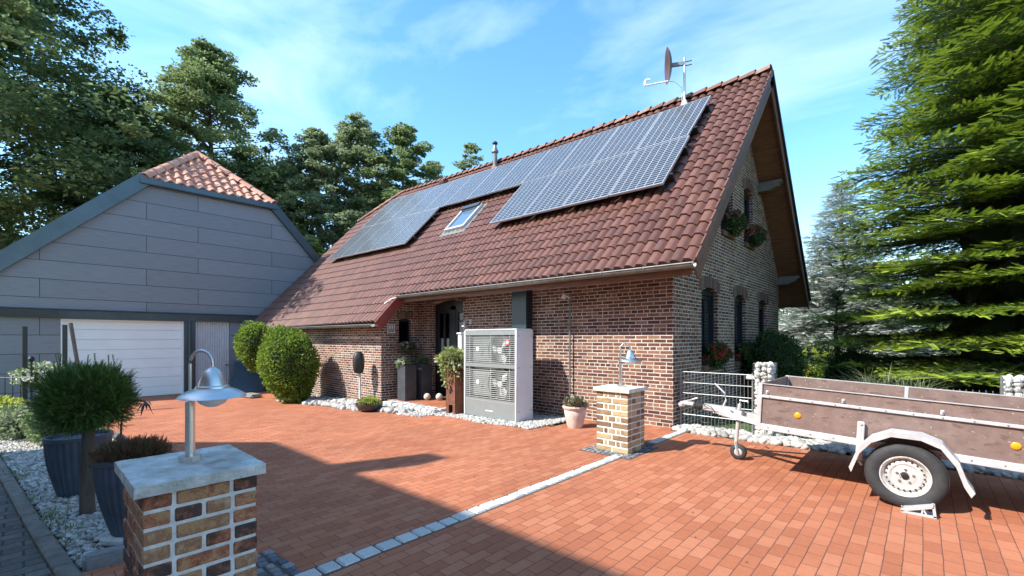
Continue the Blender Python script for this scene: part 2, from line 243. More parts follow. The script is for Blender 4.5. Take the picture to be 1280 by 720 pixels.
# ------------------------------------------------------------------ geometry
class MB:
    def __init__(s): s.v = []; s.f = []; s.mi = []; s.cur = 0
    def add(s, vs, fs):
        o = len(s.v); s.v.extend([tuple(v) for v in vs]); s.f.extend([tuple(i+o for i in f) for f in fs]); s.mi.extend([s.cur]*len(fs)); return s
    def box(s, a, b, rot=None, bev=0):
        x0, y0, z0 = a; x1, y1, z1 = b
        vs = [(x0,y0,z0),(x1,y0,z0),(x1,y1,z0),(x0,y1,z0),(x0,y0,z1),(x1,y0,z1),(x1,y1,z1),(x0,y1,z1)]
        fs = [(0,3,2,1),(4,5,6,7),(0,1,5,4),(1,2,6,5),(2,3,7,6),(3,0,4,7)]
        if bev:
            bm = bmesh.new(); q = [bm.verts.new(v) for v in vs]
            for f in fs: bm.faces.new([q[i] for i in f])
            bmesh.ops.bevel(bm, geom=bm.edges[:], offset=bev, segments=2 if bev > .012 else 1, affect='EDGES')
            bm.verts.index_update(); vs = [tuple(v.co) for v in bm.verts]; fs = [tuple(v.index for v in f.verts) for f in bm.faces]; bm.free()
        if rot:
            c = Vector(((x0+x1)/2, (y0+y1)/2, (z0+z1)/2)); R = Euler(rot).to_matrix(); vs = [R@(Vector(v)-c)+c for v in vs]
        return s.add(vs, fs)
    def beam(s, p, q, w, h, up=(0,0,1), bev=0):
        p = Vector(p); q = Vector(q); d = q-p; L = d.length; d.normalize(); u = Vector(up); x = d.cross(u)
        if x.length < 1e-4: x = d.cross(Vector((1,0,0)))
        x.normalize(); u = x.cross(d)
        t = MB().box((-w/2, 0, -h/2), (w/2, L, h/2), bev=bev); Mx = Matrix((x, d, u)).transposed()
        return s.add([p + Mx@Vector(v) for v in t.v], t.f)
    def tube(s, pts, r, n=8, cap=True, radii=None):
        pts = [Vector(p) for p in pts]; rings = []; k = len(pts)
        ref = Vector((0,0,1))
        for i, p in enumerate(pts):
            d = (pts[min(i+1,k-1)]-pts[max(i-1,0)]).normalized()
            x = d.cross(ref)
            if x.length < .05: x = d.cross(Vector((1,0.01,0)))
            x.normalize(); y = d.cross(x); rr = radii[i] if radii else r
            rings.append([p + (x*math.cos(2*PI*j/n)+y*math.sin(2*PI*j/n))*rr for j in range(n)])
        vs = [v for g in rings for v in g]; fs = []
        for i in range(k-1):
            for j in range(n): fs.append((i*n+j, i*n+(j+1)%n, (i+1)*n+(j+1)%n, (i+1)*n+j))
        if cap: fs.append(tuple(range(n-1,-1,-1))); fs.append(tuple((k-1)*n+j for j in range(n)))
        return s.add(vs, fs)
    def lathe(s, prof, c=(0,0,0), n=24, axis='z', ribs=None, amp=0, cap=True):
        vs = []; fs = []
        for (r, z) in prof:
            for j in range(n):
                a = 2*PI*j/n; rr = r*(1+amp*math.cos(a*ribs)) if ribs else r
                p = (rr*math.cos(a), rr*math.sin(a), z)
                if axis == 'y': p = (p[0], p[2], p[1])
                if axis == 'x': p = (p[2], p[0], p[1])
                vs.append((p[0]+c[0], p[1]+c[1], p[2]+c[2]))
        for i in range(len(prof)-1):
            for j in range(n): fs.append((i*n+j, i*n+(j+1)%n, (i+1)*n+(j+1)%n, (i+1)*n+j))
        closed = prof[0] == prof[-1] or not cap
        if prof[0][0] > 1e-5 and not closed: fs.append(tuple(range(n-1,-1,-1)))
        if prof[-1][0] > 1e-5 and not closed: fs.append(tuple((len(prof)-1)*n+j for j in range(n)))
        return s.add(vs, fs)
    def prism(s, poly, a, b, axis='x'):
        """polygon of (p,q) extruded along axis from a to b"""
        def P(p, q, t): return {'x': (t,p,q), 'y': (p,t,q), 'z': (p,q,t)}[axis]
        n = len(poly); vs = [P(p,q,a) for p,q in poly]+[P(p,q,b) for p,q in poly]
        fs = [tuple(range(n)), tuple(range(2*n-1,n-1,-1))]+[(i,(i+1)%n,n+(i+1)%n,n+i) for i in range(n)]
        return s.add(vs, fs)
    def build(s, name, m, parent=None, loc=None, smooth=False, world=True, auto=None):
        me = bpy.data.meshes.new(name)
        off = Vector(parent['_base']) if (parent is not None and world and '_base' in parent) else Vector((0,0,0))
        if loc is not None: off = Vector(loc)
        me.from_pydata([tuple(Vector(v)-off) for v in s.v], [], s.f)
        ms = m if isinstance(m, (list, tuple)) else [m]
        for q in ms: me.materials.append(q)
        if len(ms) > 1: me.polygons.foreach_set('material_index', s.mi)
        bm = bmesh.new(); bm.from_mesh(me); bmesh.ops.recalc_face_normals(bm, faces=bm.faces[:]); bm.to_mesh(me); bm.free()
        if smooth or auto:
            me.polygons.foreach_set('use_smooth', [True]*len(me.polygons))
            me.set_sharp_from_angle(angle=math.radians(auto or 40))
        o = bpy.data.objects.new(name, me); COL.objects.link(o)
        if parent is not None:
            o.parent = parent
            if loc is not None and '_base' in parent: o.location = Vector(loc)-Vector(parent['_base'])
            if '_base' in parent: o['_base'] = list(off)
        elif loc is not None: o.location = loc
        return o
def tag(o, label=None, cat=None, group=None, kind=None):
    if label: o['label'] = label
    if cat: o['category'] = cat
    if group: o['group'] = group
    if kind: o['kind'] = kind
    return o
def thing(name, label, cat, loc=(0,0,0), rot=(0,0,0), group=None):
    o = bpy.data.objects.new(name, None); o.empty_display_size = .2; COL.objects.link(o)
    o.location = loc; o.rotation_euler = rot; o['_base'] = list(loc)
    return tag(o, label, cat, group)
def dup(root, loc, label, rot=None, group=None):
    r = root.copy(); COL.objects.link(r); r.location = loc; r['label'] = label; r['_base'] = list(loc)
    if rot is not None: r.rotation_euler = rot
    if group: r['group'] = group
    for ch in list(root.children):
        c = ch.copy(); COL.objects.link(c); c.parent = r
        for g in list(ch.children): d = g.copy(); COL.objects.link(d); d.parent = c
    return r
def npmesh(name, V, F, mats, mi=None, parent=None, smooth=False, loc=None):
    """V (n,3), F (m,k) arrays with constant k"""
    me = bpy.data.meshes.new(name); V = np.asarray(V, dtype=np.float32); F = np.asarray(F, dtype=np.int32); m_, k = F.shape
    if loc is None and parent is not None and '_base' in parent: loc = tuple(parent['_base'])
    if loc is not None: V = V-np.array(loc, dtype=np.float32)
    me.vertices.add(len(V)); me.vertices.foreach_set('co', V.ravel()); me.loops.add(m_*k); me.loops.foreach_set('vertex_index', F.ravel())
    me.polygons.add(m_); me.polygons.foreach_set('loop_start', np.arange(0, m_*k, k, dtype=np.int32))
    for q in (mats if isinstance(mats, (list, tuple)) else [mats]): me.materials.append(q)
    if mi is not None: me.polygons.foreach_set('material_index', np.asarray(mi, dtype=np.int32))
    if smooth: me.polygons.foreach_set('use_smooth', [True]*m_)
    me.update(calc_edges=True); o = bpy.data.objects.new(name, me); COL.objects.link(o)
    if parent is not None: o.parent = parent
    elif loc is not None: o.location = loc
    return o
def scatter(tv, tf, P, R, S):
    """copies of template tv/tf at points P with rotation matrices R (n,3,3) and scale S (n,) or (n,3)"""
    tv = np.asarray(tv, float); tf = np.asarray(tf, int); n = len(P); S = np.asarray(S, float)
    if S.ndim == 1: S = S[:, None]
    V = np.einsum('nij,nkj->nki', R, tv[None]*S[:, None, :]) + np.asarray(P)[:, None, :]
    F = tf[None]+(np.arange(n)*len(tv))[:, None, None]
    return V.reshape(-1, 3), F.reshape(-1, tf.shape[1])
def randrot(n):
    q = RN.normal(size=(n, 4)); q /= np.linalg.norm(q, axis=1)[:, None]; w, x, y, z = q.T
    return np.stack([1-2*(y*y+z*z), 2*(x*y-z*w), 2*(x*z+y*w), 2*(x*y+z*w), 1-2*(x*x+z*z), 2*(y*z-x*w), 2*(x*z-y*w), 2*(y*z+x*w), 1-2*(x*x+y*y)], 1).reshape(n, 3, 3)
def frame_from(d, up=(0,0,1), roll=None):
    """rotation with local x along d, local z near up"""
    d = np.asarray(d, float); d = d/np.linalg.norm(d, axis=1)[:, None]; u = np.broadcast_to(np.asarray(up, float), d.shape)
    y = np.cross(u, d); y /= (np.linalg.norm(y, axis=1)[:, None]+1e-9); z = np.cross(d, y)
    if roll is not None:
        c = np.cos(roll)[:, None]; s_ = np.sin(roll)[:, None]; y, z = y*c+z*s_, z*c-y*s_
    return np.stack([d, y, z], 2)
LEAF = (np.array([(0,0,0),(.45,.32,.06),(1,0,-.05),(.45,-.32,.06)]), np.array([(0,1,2,3)]))
ROCKV = None
def rock_templates():
    bm = bmesh.new(); bmesh.ops.create_icosphere(bm, subdivisions=2, radius=1); bm.verts.index_update()
    v = np.array([tuple(q.co) for q in bm.verts]); f = np.array([[w.index for w in q.verts] for q in bm.faces]); bm.free()
    out = []
    for k in range(6):
        d = 1+.22*np.sin(v@RN.normal(size=(3,))*2.2+RN.random()*6)+.12*np.sin(v@RN.normal(size=(3,))*3.7)
        out.append((v*d[:, None]*np.array([1, .78, .6]), f))
    return out
ROCKS = rock_templates()

# ------------------------------------------------------------------ ground
KN = [(-400,-1.0),(-60,-.8),(-21,-.53),(-18,-.48),(-14,-.36),(-11,-.22),(-8,-.15),(-6,-.12),(-3.5,0),(400,0)]
def g(u):
    for (a, ha), (b, hb) in zip(KN, KN[1:]):
        if a <= u <= b: return ha+(hb-ha)*(u-a)/(b-a)
    return 0
def sheet(u0, u1, v0, v1, off, mb=None, vf0=None, vf1=None):
    mb = mb or MB(); us = [u0]+[k for k, _ in KN if u0 < k < u1]+[u1]
    for a, b in zip(us, us[1:]):
        n = 1
        A0, A1 = (vf0(a) if vf0 else v0), (vf1(a) if vf1 else v1); B0, B1 = (vf0(b) if vf0 else v0), (vf1(b) if vf1 else v1)
        mb.add([(a,A0,g(a)+off),(b,B0,g(b)+off),(b,B1,g(b)+off),(a,A1,g(a)+off)], [(0,1,2,3)])
    return mb
tag(sheet(-400, 400, -400, 400, -.03).build('ground', M['grassg']), kind='structure')
pv = sheet(-21.0, -4.35, 1.15, 6.0, 0); sheet(-4.35, 9, -3.0, 7.62, 0, pv); sheet(-21, -16, 6, 6.6, 0, pv); sheet(-9, -4.35, 6.0, 6.8, 0, pv); sheet(-5.2, -4.35, 6.8, 7.84, 0, pv)
sheet(-4.35, -3.25, 7.62, 7.84, 0, pv)
tag(pv.build('driveway', M['paving']), kind='structure')
bedline = lambda u: .26+.085*(u+4.18)
pt = MB(); us = [-14, -11, -8, -6, -4.18]
for a, b in zip(us, us[1:]): pt.add([(a,-6,g(a)+.004),(b,-6,g(b)+.004),(b,bedline(b)-.1,g(b)+.004),(a,bedline(a)-.1,g(a)+.004)], [(0,1,2,3)])
tag(pt.build('path', M['path']), kind='structure')
# kerb along the path: long concrete edging stones
kb = MB(); u = -13.5
while u < -4.2:
    L = min(.9, -4.12-u); a, b = u+.006, u+L-.006
    kb.beam((a, bedline(a)-.04, g(a)-.02), (b, bedline(b)-.04, g(b)-.02), .11, .12, bev=.012); u += .9
tag(kb.build('kerb', mat('old_kerb', (.19, .17, .145), .9, var=.45, nscale=8, bump=.6, bscale=60)), kind='structure')
tag(sheet(-14.5, -4.4, 0, 0, -.012, vf0=lambda u: bedline(u)-.05, vf1=lambda u: 1.16).build('gravel_bed', M['soil']), kind='structure')
tag(sheet(-16, -10.45, 5.6, 6.65, .004, sheet(-10.45, -9, 5.95, 6.9, .004)).build('pebble_bed_base', M['soil']), kind='structure')
def stones(name, regions, n, size, m, label, lift=.0, jit=.5):
    P = []; 
    for i in range(n):
        (u0, u1, v0, v1) = random.choices(regions, weights=[(r[1]-r[0])*((r[3](r[0]) if callable(r[3]) else r[3])-(r[2](r[0]) if callable(r[2]) else r[2])) for r in regions])[0]
        u = random.uniform(u0, u1); a = v0(u) if callable(v0) else v0; b = v1(u) if callable(v1) else v1
        v = random.uniform(a, b); P.append((u, v, g(u)+lift+random.uniform(0, size*jit)))
    P = np.array(P); Vs = []; Fs = []; o = 0; k = len(ROCKS)
    for i in range(k):
        q = P[i::k]; S = RN.uniform(.55, 1.25, size=len(q))*size
        an = RN.uniform(0, 2*PI, len(q)); tl = RN.normal(0, .35, (len(q), 2))
        d = np.stack([np.cos(an), np.sin(an), tl[:, 0]], 1); R = frame_from(d, roll=tl[:, 1])
        V, F = scatter(*ROCKS[i], q, R, S); Vs.append(V); Fs.append(F+o); o += len(V)
    ob = npmesh(name, np.concatenate(Vs), np.concatenate(Fs), m, smooth=True); tag(ob, label, kind='stuff'); return ob
stones('garden_gravel', [(-13, -4.45, lambda u: bedline(u)+.04, lambda u: 1.12)], 14000, .024, M['gravel'], 'loose pale gravel filling the bed beside the old path')
stones('pebbles', [(-15.6, -10.4, lambda u: 5.62+.1*math.sin(u*3), 6.62), (-10.5, -9, 5.9, 6.9)], 1300, .085, M['pebble'], 'large white pebbles along the foot of the brick wall')
stones('white_chippings', [(-8.45, -5.35, lambda u: 6.36+.06*math.sin(u*4), 7.8), (-9.7, -8.3, 5.95, 6.4)], 5200, .035, M['pebble'], 'fine white stone chippings around the heat pump and the step')
stones('white_pebbles', [(-3.2, 3.5, lambda u: 7.66+.04*math.sin(u*5), 8.15)], 1200, .065, M['pebble'], 'white pebbles in the strip behind the trailer')
stones('grey_stones', [(-.8, 5, 8.05, 8.9)], 700, .085, M['darkpebble'], 'dark grey stones in the bed behind the trailer')
# granite row between the two pillars
gs = MB(); v = -2.9
while v < 7.8:
    L = random.uniform(.13, .21)
    if not (.25 < v < .98) and not (5.35 < v < 6.3):
        w = random.uniform(.12, .145); z = g(-3.05)
        t = MB().box((-w/2, .006, -.05), (w/2, L-.006, .012+random.uniform(0, .006)), bev=.012)
        r = random.uniform(-.04, .04)
        gs.add([(-3.05+random.uniform(-.006,.006)*0+q[0]*math.cos(r)-q[1]*math.sin(r), v+q[1], z+q[2]) for q in t.v], t.f)
    v += L
tag(gs.build('granite_strip', island_mat('strip_granite', [(0, (.30, .30, .29)), (.5, (.46, .45, .42)), (1, (.64, .61, .56))], nscale=60, namt=.6, bump=.8, bscale=50)), kind='structure')
jb = MB().box((-3.135, -3, -.1), (-2.965, 7.83, .003)); jb.build('granite_joint', M['joint'])['kind'] = 'structure'
ds = MB()
def setts(u0, u1, v0, v1, s=.075):
    u = u0
    while u < u1:
        v = v0+random.uniform(0, .03)
        while v < v1:
            t = MB().box((u+.004, v+.004, -.05), (u+s-.006, v+s*random.uniform(.85, 1.15)-.006, .008+random.uniform(0, .012)), bev=.008, rot=(0, 0, random.uniform(-.12, .12)))
            ds.add(t.v, t.f); v += s*1.1
        u += s*1.02
setts(-3.62, -2.5, -.05, 1.25); setts(-3.62, -2.86, 5.40, 6.24)
tag(ds.build('dark_sett_border', M['basalt']), kind='structure')
tag(MB().box((-3.64, -.07, -.1), (-2.48, 1.27, .003)).box((-3.64, 5.38, -.1), (-2.84, 6.28, .003)).build('sett_joints', M['joint']), kind='structure')
# granite kerb closing the gravel bed near the camera
gk = MB(); v = .28
while v < 1.2:
    L = random.uniform(.18, .3); gk.box((-4.46, v, -.06), (-4.33, v+L-.015, .045+random.uniform(0, .015)), bev=.02, rot=(0, 0, random.uniform(-.05, .05))); v += L
tag(gk.build('granite_edging', M['darkpebble']), kind='structure')
# far ground cover: lawn grass
# ------------------------------------------------------------------ house
HB = (-8, 11, 0)
house = thing('brick_house', 'red brick house with a steep dark red tiled roof carrying solar panels', 'house', HB)
def f_(u): s = max(0, -u-2.6); return 1+.005*s+.0004*s*s
def R_(u, v, off=0):
    f = f_(u); return (u, 7.05+(v-7.05)*f-.728*off, 2.82+(v-7.05)*1.062*f+.685*off)
VR = 11.8
def uleft(v): return -20.9 if v < 10.6 else -20.9+2.0*(v-10.6)/1.2
def roofh(y, u=-3.29): return 2.82+(y-7.05)*1.062 if y < VR else 2.82+(16.55-y)*1.062
def holed(outline, holes, axis, pos, depth, sign):
    """wall sheet at axis=pos with holes; reveals go 'depth' in direction sign"""
    pts = []; ed = []
    for loop in [outline]+holes:
        o = len(pts); pts += [Vector(p) for p in loop]; ed += [(o+i, o+(i+1) % len(loop)) for i in range(len(loop))]
    V, E_, F, *_ = geometry.delaunay_2d_cdt(pts, ed, [], 0, 1e-5)
    def inside(p, L):
        c = False; j = len(L)-1
        for i in range(len(L)):
            if (L[i][1] > p[1]) != (L[j][1] > p[1]) and p[0] < (L[j][0]-L[i][0])*(p[1]-L[i][1])/(L[j][1]-L[i][1])+L[i][0]: c = not c
            j = i
        return c
    mb = MB(); P = (lambda a, b, t=0: (pos+t, a, b)) if axis == 'x' else (lambda a, b, t=0: (a, pos+t, b))
    fs = []
    for t in F:
        c = (sum(V[i][0] for i in t)/3, sum(V[i][1] for i in t)/3)
        if inside(c, outline) and not any(inside(c, h) for h in holes): fs.append(tuple(t))
    mb.add([P(*q) for q in V], fs)
    for h in holes:
        n = len(h); mb.add([P(*q) for q in h]+[P(q[0], q[1], sign*depth) for q in h], [(i, (i+1) % n, n+(i+1) % n, n+i) for i in range(n)])
    return mb
def arched(a, b, z0, z1, rise=.1, n=8):
    L = [(a, z0), (b, z0)]
    for i in range(n+1):
        t = i/n; x = b+(a-b)*t; L.append((x, z1-rise+rise*(1-(2*t-1)**2)))
    return L
GW = [(9.24, 10.22, 1.06, 2.66), (11.38, 12.33, 1.06, 2.66), (13.48, 14.42, 1.06, 2.66), (10.42, 11.27, 4.02, 5.42), (12.15, 12.95, 4.02, 5.42)]
gz = g(-3.3)-.3
gable = holed([(7.84, gz), (15.77, gz), (15.77, roofh(15.77)-.15), (VR, roofh(VR)-.2), (7.84, roofh(7.84)-.15)], [arched(*w) for w in GW], 'x', -3.29, .2, -1)
DO = arched(-10.4, -8.94, -.09, 2.66, .1)
front = holed([(-10.98, -.5), (-3.29, -.3), (-3.29, 3.5), (-10.98, 3.5)], [DO], 'y', 7.84, .28, 1)
SW = [(7.21, 1.44), (7.62, 1.44), (7.62, 2.13), (7.415, 2.18), (7.21, 2.13)]
side = holed([(6.65, -.5), (7.84, -.5), (7.84, 3.3), (7.2, 2.75), (6.65, 2.1)], [SW], 'x', -10.98, .2, -1)
wl = MB()
for q in (gable, front, side): wl.add(q.v, q.f)
wl.add([(-20.5,6.65,-.8),(-10.98,6.65,-.8),(-10.98,6.65,2.2),(-20.5,6.65,2.2)], [(0,1,2,3)])
wl.add([(-20.5,15.77,-.8),(-3.29,15.77,-.8),(-3.29,15.77,3.6),(-20.5,15.77,3.6)], [(0,1,2,3)])
wl.add([(-20.5,6.65,-.8),(-20.5,15.77,-.8),(-20.5,15.77,3.5),(-20.5,12,7.6),(-20.5,6.65,2.1)], [(0,1,2,3,4)])
wl.build('wall', M['brick'], house, loc=(-3.29, 7.84, 0))
# interior floor and ceilings keep the rooms dark
MB().box((-20.4, 8.3, -.2), (-3.6, 15.7, -.1)).box((-20.4, 8.3, 2.95), (-3.6, 15.7, 3.1)).box((-20.3, 8.05, -.1), (-20.2, 15.6, 3)).box((-6.2,8.2,-.1),(-6.1,15.6,2.95)).build('inner_floor', M['interior'], house)
# roof deck with soffit
def deck(us, vs, o0, o1):
    mb = MB(); n = len(us)
    for a, b in zip(us, us[1:]):
        A0, A1, B0, B1 = [R_(a, v, o) for v in vs for o in ()] or (None,)*4
        q = [R_(a, vs[0], o0), R_(b, vs[0], o0), R_(b, vs[1], o0), R_(a, vs[1], o0), R_(a, vs[0], o1), R_(b, vs[0], o1), R_(b, vs[1], o1), R_(a, vs[1], o1)]
        mb.add(q, [(0,3,2,1),(4,5,6,7),(0,1,5,4),(1,2,6,5),(2,3,7,6),(3,0,4,7)])
    return mb
dk = deck([-18.9, -17, -14, -10.7], (6.45, VR), -.16, -.05)
d2 = deck([-10.7, -8, -5, -2.66], (7.12, VR), -.16, -.05); dk.add(d2.v, d2.f)
d3 = deck([-20.85, -18.9], (6.45, 10.6), -.16, -.05); dk.add(d3.v, d3.f)
# back slope and hip
for a, b in zip([-18.9, -14, -9, -5, -2.66], [-14, -9, -5, -2.66]):
    pa, pb = R_(a, VR), R_(b, VR)
    dk.add([(a, pa[1], pa[2]-.08), (b, pb[1], pb[2]-.08), (b, 16.55, 2.74), (a, 16.55, 2.74), (a, pa[1], pa[2]-.24), (b, pb[1], pb[2]-.24), (b, 16.55, 2.58), (a, 16.55, 2.58)], [(0,1,2,3),(7,6,5,4),(0,4,5,1),(1,5,6,2),(2,6,7,3),(3,7,4,0)])
dk.build('soffit', M['soffit'], house)
bk = MB(); us = [-18.9, -14, -9, -5, -2.6]
for a, b in zip(us, us[1:]):
    pa, pb = R_(a, VR), R_(b, VR); bk.add([(a, pa[1], pa[2]), (b, pb[1], pb[2]), (b, 16.6, 2.8), (a, 16.6, 2.8)], [(0,1,2,3)])
h0 = R_(-18.9, VR); h1 = R_(-20.9, 10.6); bk.add([h0, h1, (-20.9, 16.6-(h1[1]-7.05)*0-3.4, 6.3), (-18.9, 16.6, 2.8), (-20.9, 16.6, 2.8)], [(0,1,2),(0,2,4,3)])
bk.build('back_roof', M['tile_old'], house)
# tiles of the front slope, one island each
TW = .203; DV = .226
Vt = []; Ft = []; nseg = 8
def wave(t): return .032*math.sin(2*PI*t-.6)+.013*math.sin(4*PI*t)
def tiles():
    o = 0; nu = int(round((20.9-2.6)/TW))
    for k in range(-3, 21):
        v0 = 7.05+k*DV; v1 = v0+DV*1.04
        for i in range(nu):
            a = -20.9+i*(18.3/nu); b = a+18.3/nu
            if k < 0 and b > -10.68: continue
            if b < uleft(v0)+.02: continue
            ju = random.uniform(-.004, .004); jz = random.uniform(-.003, .004)
            rows = [(v1, 0.0), (v0, .034), (v0, -.004)]
            pts = []
            for (v, lift) in rows:
                for j in range(nseg+1):
                    t = j/nseg; u = max(a+(b-a)*t+ju, uleft(v)); pts.append(R_(u, v, wave(t)+lift+jz))
            Vt.extend(pts)
            for r in range(2):
                for j in range(nseg):
                    p = o+r*(nseg+1)+j; Ft.append((p, p+nseg+1, p+nseg+2, p+1))
            o += len(pts)
tiles()
tl = npmesh('roof', Vt, Ft, M['tile'], parent=house, smooth=True)
tl.data.set_sharp_from_angle(angle=math.radians(50))
# ridge and hip tiles
rt = MB()
def halftile(p, q, r=.13):
    p = Vector(p); q = Vector(q); d = (q-p).normalized(); x = d.cross(Vector((0,0,1))).normalized(); y = x.cross(d); vs = []
    for (c, rr) in ((p, r*1.1), (q, r*.92)):
        for s_ in (1, .84):
            for j in range(9):
                a = PI*j/8; vs.append(c+x*math.cos(a)*rr*s_+y*math.sin(a)*rr*s_*1.0-y*.06)
    fs = []
    for j in range(8): fs += [(j, j+1, 19+j, 18+j), (9+j, 27+j, 28+j, 10+j), (j, 9+j, 10+j, j+1), (18+j, 19+j, 28+j, 27+j)]
    rt.add(vs, fs)
u = -18.9
while u < -2.62:
    halftile(Vector(R_(min(u+.40, -2.6), VR, .03))+Vector((0,0,.02)), R_(u, VR, .02)); u += .38
n = 8
for i in range(n):
    a = Vector(R_(-20.9, 10.6, .05)); b = Vector(R_(-18.9, VR, .05)); halftile(a+(b-a)*(i/n), a+(b-a)*((i+1.05)/n))
rt.build('ridge', M['ridge'], house, auto=50)
# verge: tile edge strip and wooden barge boards, gable end
vb = MB()
for k in range(21):
    v0 = 7.05+k*DV; v1 = v0+DV*1.03
    a = R_(-2.60, v0, .05); b = R_(-2.60, v1, .02); c = R_(-2.60, v1, -.10); d = R_(-2.60, v0, -.08)
    vb.add([a, b, c, d]+[(q[0]+.025, q[1], q[2]) for q in (a, b, c, d)], [(0,1,2,3),(7,6,5,4),(0,4,5,1),(1,5,6,2),(2,6,7,3),(3,7,4,0)])
vb.build('verge_tile', M['tile'], house)
bb = MB(); bb.beam(R_(-2.63, 7.0, -.20), R_(-2.63, VR+.05, -.20), .035, .26, up=(0, -.728, .685))
bb.beam((-2.63, 16.6, 2.60), (-2.63, VR, roofh(VR)-.2), .035, .26, up=(0, .728, .685))
bb.build('barge_board', M['barge'], house)
MB().beam((-2.59, 16.6, 2.78), (-2.59, VR, roofh(VR)-.02), .05, .07, up=(0, .728, .685)).build('verge_trim', M['blackp'], house)
# purlins with carved ends
def purlin(y, z):
    m = MB(); L = [(-3.4, z), (-2.72, z), (-2.70, z-.06), (-2.78, z-.10), (-2.80, z-.16), (-2.9, z-.19), (-3.0, z-.24), (-3.4, z-.24)]
    m.prism(L, y-.09, y+.09, 'y'); m.build('purlin', M['wood'], house)
for y in (13.45, 15.62, 10.15, 8.0): purlin(y, roofh(y)-.34)
# lower roof edge at the entrance: red barge board facing right
rb = MB(); rb.beam(R_(-10.66, 6.33, -.10), R_(-10.66, 7.25, -.10), .04, .26, up=(0, -.728, .685)); rb.build('entrance_barge_board', M['redboard'], house)
MB().box((-10.7, 7.08, 2.60), (-2.68, 7.12, 2.74)).build('eave_soffit', M['soffit'], house)
MB().box((-20.8, 6.38, 1.93), (-10.7, 6.65, 1.96)).build('lower_eave_soffit', M['soffit'], house)
# gutters
def gutter(p, q, r=.075, name='gutter'):
    p = Vector(p); q = Vector(q); d = (q-p).normalized(); x = d.cross(Vector((0,0,1))).normalized(); m = MB(); vs = []
    for c in (p, q):
        for rr in (r, r*.9):
            for j in range(9):
                a = PI+PI*j/8; vs.append(c+x*math.cos(a)*rr+Vector((0,0,1))*math.sin(a)*rr)
    fs = []
    for j in range(8): fs += [(j, j+1, 19+j, 18+j), (9+j, 27+j, 28+j, 10+j), (j, 9+j, 10+j, j+1), (18+j, 19+j, 28+j, 27+j)]
    fs += [(0,18,27,9),(8,17,35,26)]
    m.add(vs, fs); m.tube([p+x*r*1.02, q+x*r*1.02], .012, 6); m.tube([p-x*r*1.02, q-x*r*1.02], .012, 6)
    L = (q-p).length; k = int(L/.8)
    for i in range(k+1):
        c = p+d*(L*i/k); m.box((c.x-.012, c.y-r*1.15, c.z-r*.3), (c.x+.012, c.y-r*.95, c.z+.02))
    return m.build(name, M['zinc'], house, auto=45)
gutter((-10.62, 6.96, 2.76), (-2.58, 6.96, 2.76)); gutter((-20.9, 6.24, 1.97), (-10.72, 6.24, 1.97), .07)
MB().tube([(-10.6, 6.96, 2.72), (-10.85, 6.9, 2.68), (-11.0, 6.78, 2.55)], .045, 8).build('gutter_spout', M['zinc'], house, auto=45)
# windows
def soldier(axis, pos, a, b, z0, z1, rise, h, name='lintel'):
    m = MB(); n = int((b-a+.24)/.082); mo = MB()
    for i in range(n):
        t = (i+.5)/n; c = a-.12+(b-a+.24)*t; zz = z1-rise+rise*max(0, 1-(2*t-1)**2); w = (b-a+.24)/n*.40
        if axis == 'x': m.box((pos-.02, c-w, zz), (pos+.012, c+w, zz+h), bev=.004)
        else: m.box((c-w, pos-.012, zz), (c+w, pos+.02, zz+h), bev=.004)
    m.build(name, M['brick_slab'], house)
def window(a, b, z0, z1, tilt=0, curtain=True, rise=.1):
    fr = MB(); x0 = -3.29-.17; x1 = -3.29-.09; w = .06
    zs = z1-rise*.4
    fr.box((x0, a, z0), (x1, a+w, zs)); fr.box((x0, b-w, z0), (x1, b, zs)); fr.box((x0, a+w, z0), (x1, b-w, z0+w)); fr.box((x0, a+w, z1-rise-.05), (x1, b-w, z1+.0))
    W = fr.build('window', M['antframe'], house)
    s = MB(); za, zb = z0+w, z1-rise-.06; tx = tilt
    def q(y, z, dx=0): return (x0+.02-tx*(z-za)*.3+dx, y, z)
    for (ya, yb, zc, zd) in ((a+w, a+w+.07, za, zb), (b-w-.07, b-w, za, zb), (a+w+.07, b-w-.07, za, za+.07), (a+w+.07, b-w-.07, zb-.07, zb), ((a+b)/2-.025, (a+b)/2+.025, za+.07, zb-.07)):
        vs = [q(ya, zc), q(yb, zc), q(yb, zd), q(ya, zd), q(ya, zc, .05), q(yb, zc, .05), q(yb, zd, .05), q(ya, zd, .05)]
        s.add(vs, [(0,3,2,1),(4,5,6,7),(0,1,5,4),(1,2,6,5),(2,3,7,6),(3,0,4,7)])
    s.build('sash', M['antframe'], W)
    p = MB().add([q(a+w+.07, za+.07, .02), q(b-w-.07, za+.07, .02), q(b-w-.07, zb-.07, .02), q(a+w+.07, zb-.07, .02)], [(0,1,2,3)]); p.build('pane', M['glass'], W)
    if curtain:
        c = MB(); n = 24
        for (ya, yb) in ((a+.02, a+(b-a)*.30), (b-(b-a)*.42, b-.02)):
            vs = []; 
            for i in range(n+1):
                y = ya+(yb-ya)*i/n; dx = .015*math.sin(i*1.7)
                vs += [(x0-.05+dx-tx*0, y, z0+.03), (x0-.05+dx, y, z1-.05)]
            c.add(vs, [(2*i, 2*i+2, 2*i+3, 2*i+1) for i in range(n)])
        c.build('curtain', M['curtain'], W)
    # sloping brick sill
    sl = MB(); n = int((b-a)/.085)
    for i in range(n):
        y = a+(b-a)*(i+.5)/n; h = (b-a)/n*.40; sl.box((-3.46, y-h, z0-.12), (-3.235, y+h, z0-.012), bev=.004)
    sl.build('sill', M['brick_slab'], W); MB().box((-3.45, a+.01, z0-.11), (-3.245, b-.01, z0-.024)).build('sill_mortar', M['mortar'], W)
    soldier('x', -3.29, a, b, z0, z1, rise, .24)
for i, w in enumerate(GW): window(*w, tilt=.05 if i in (0, 1) else 0)
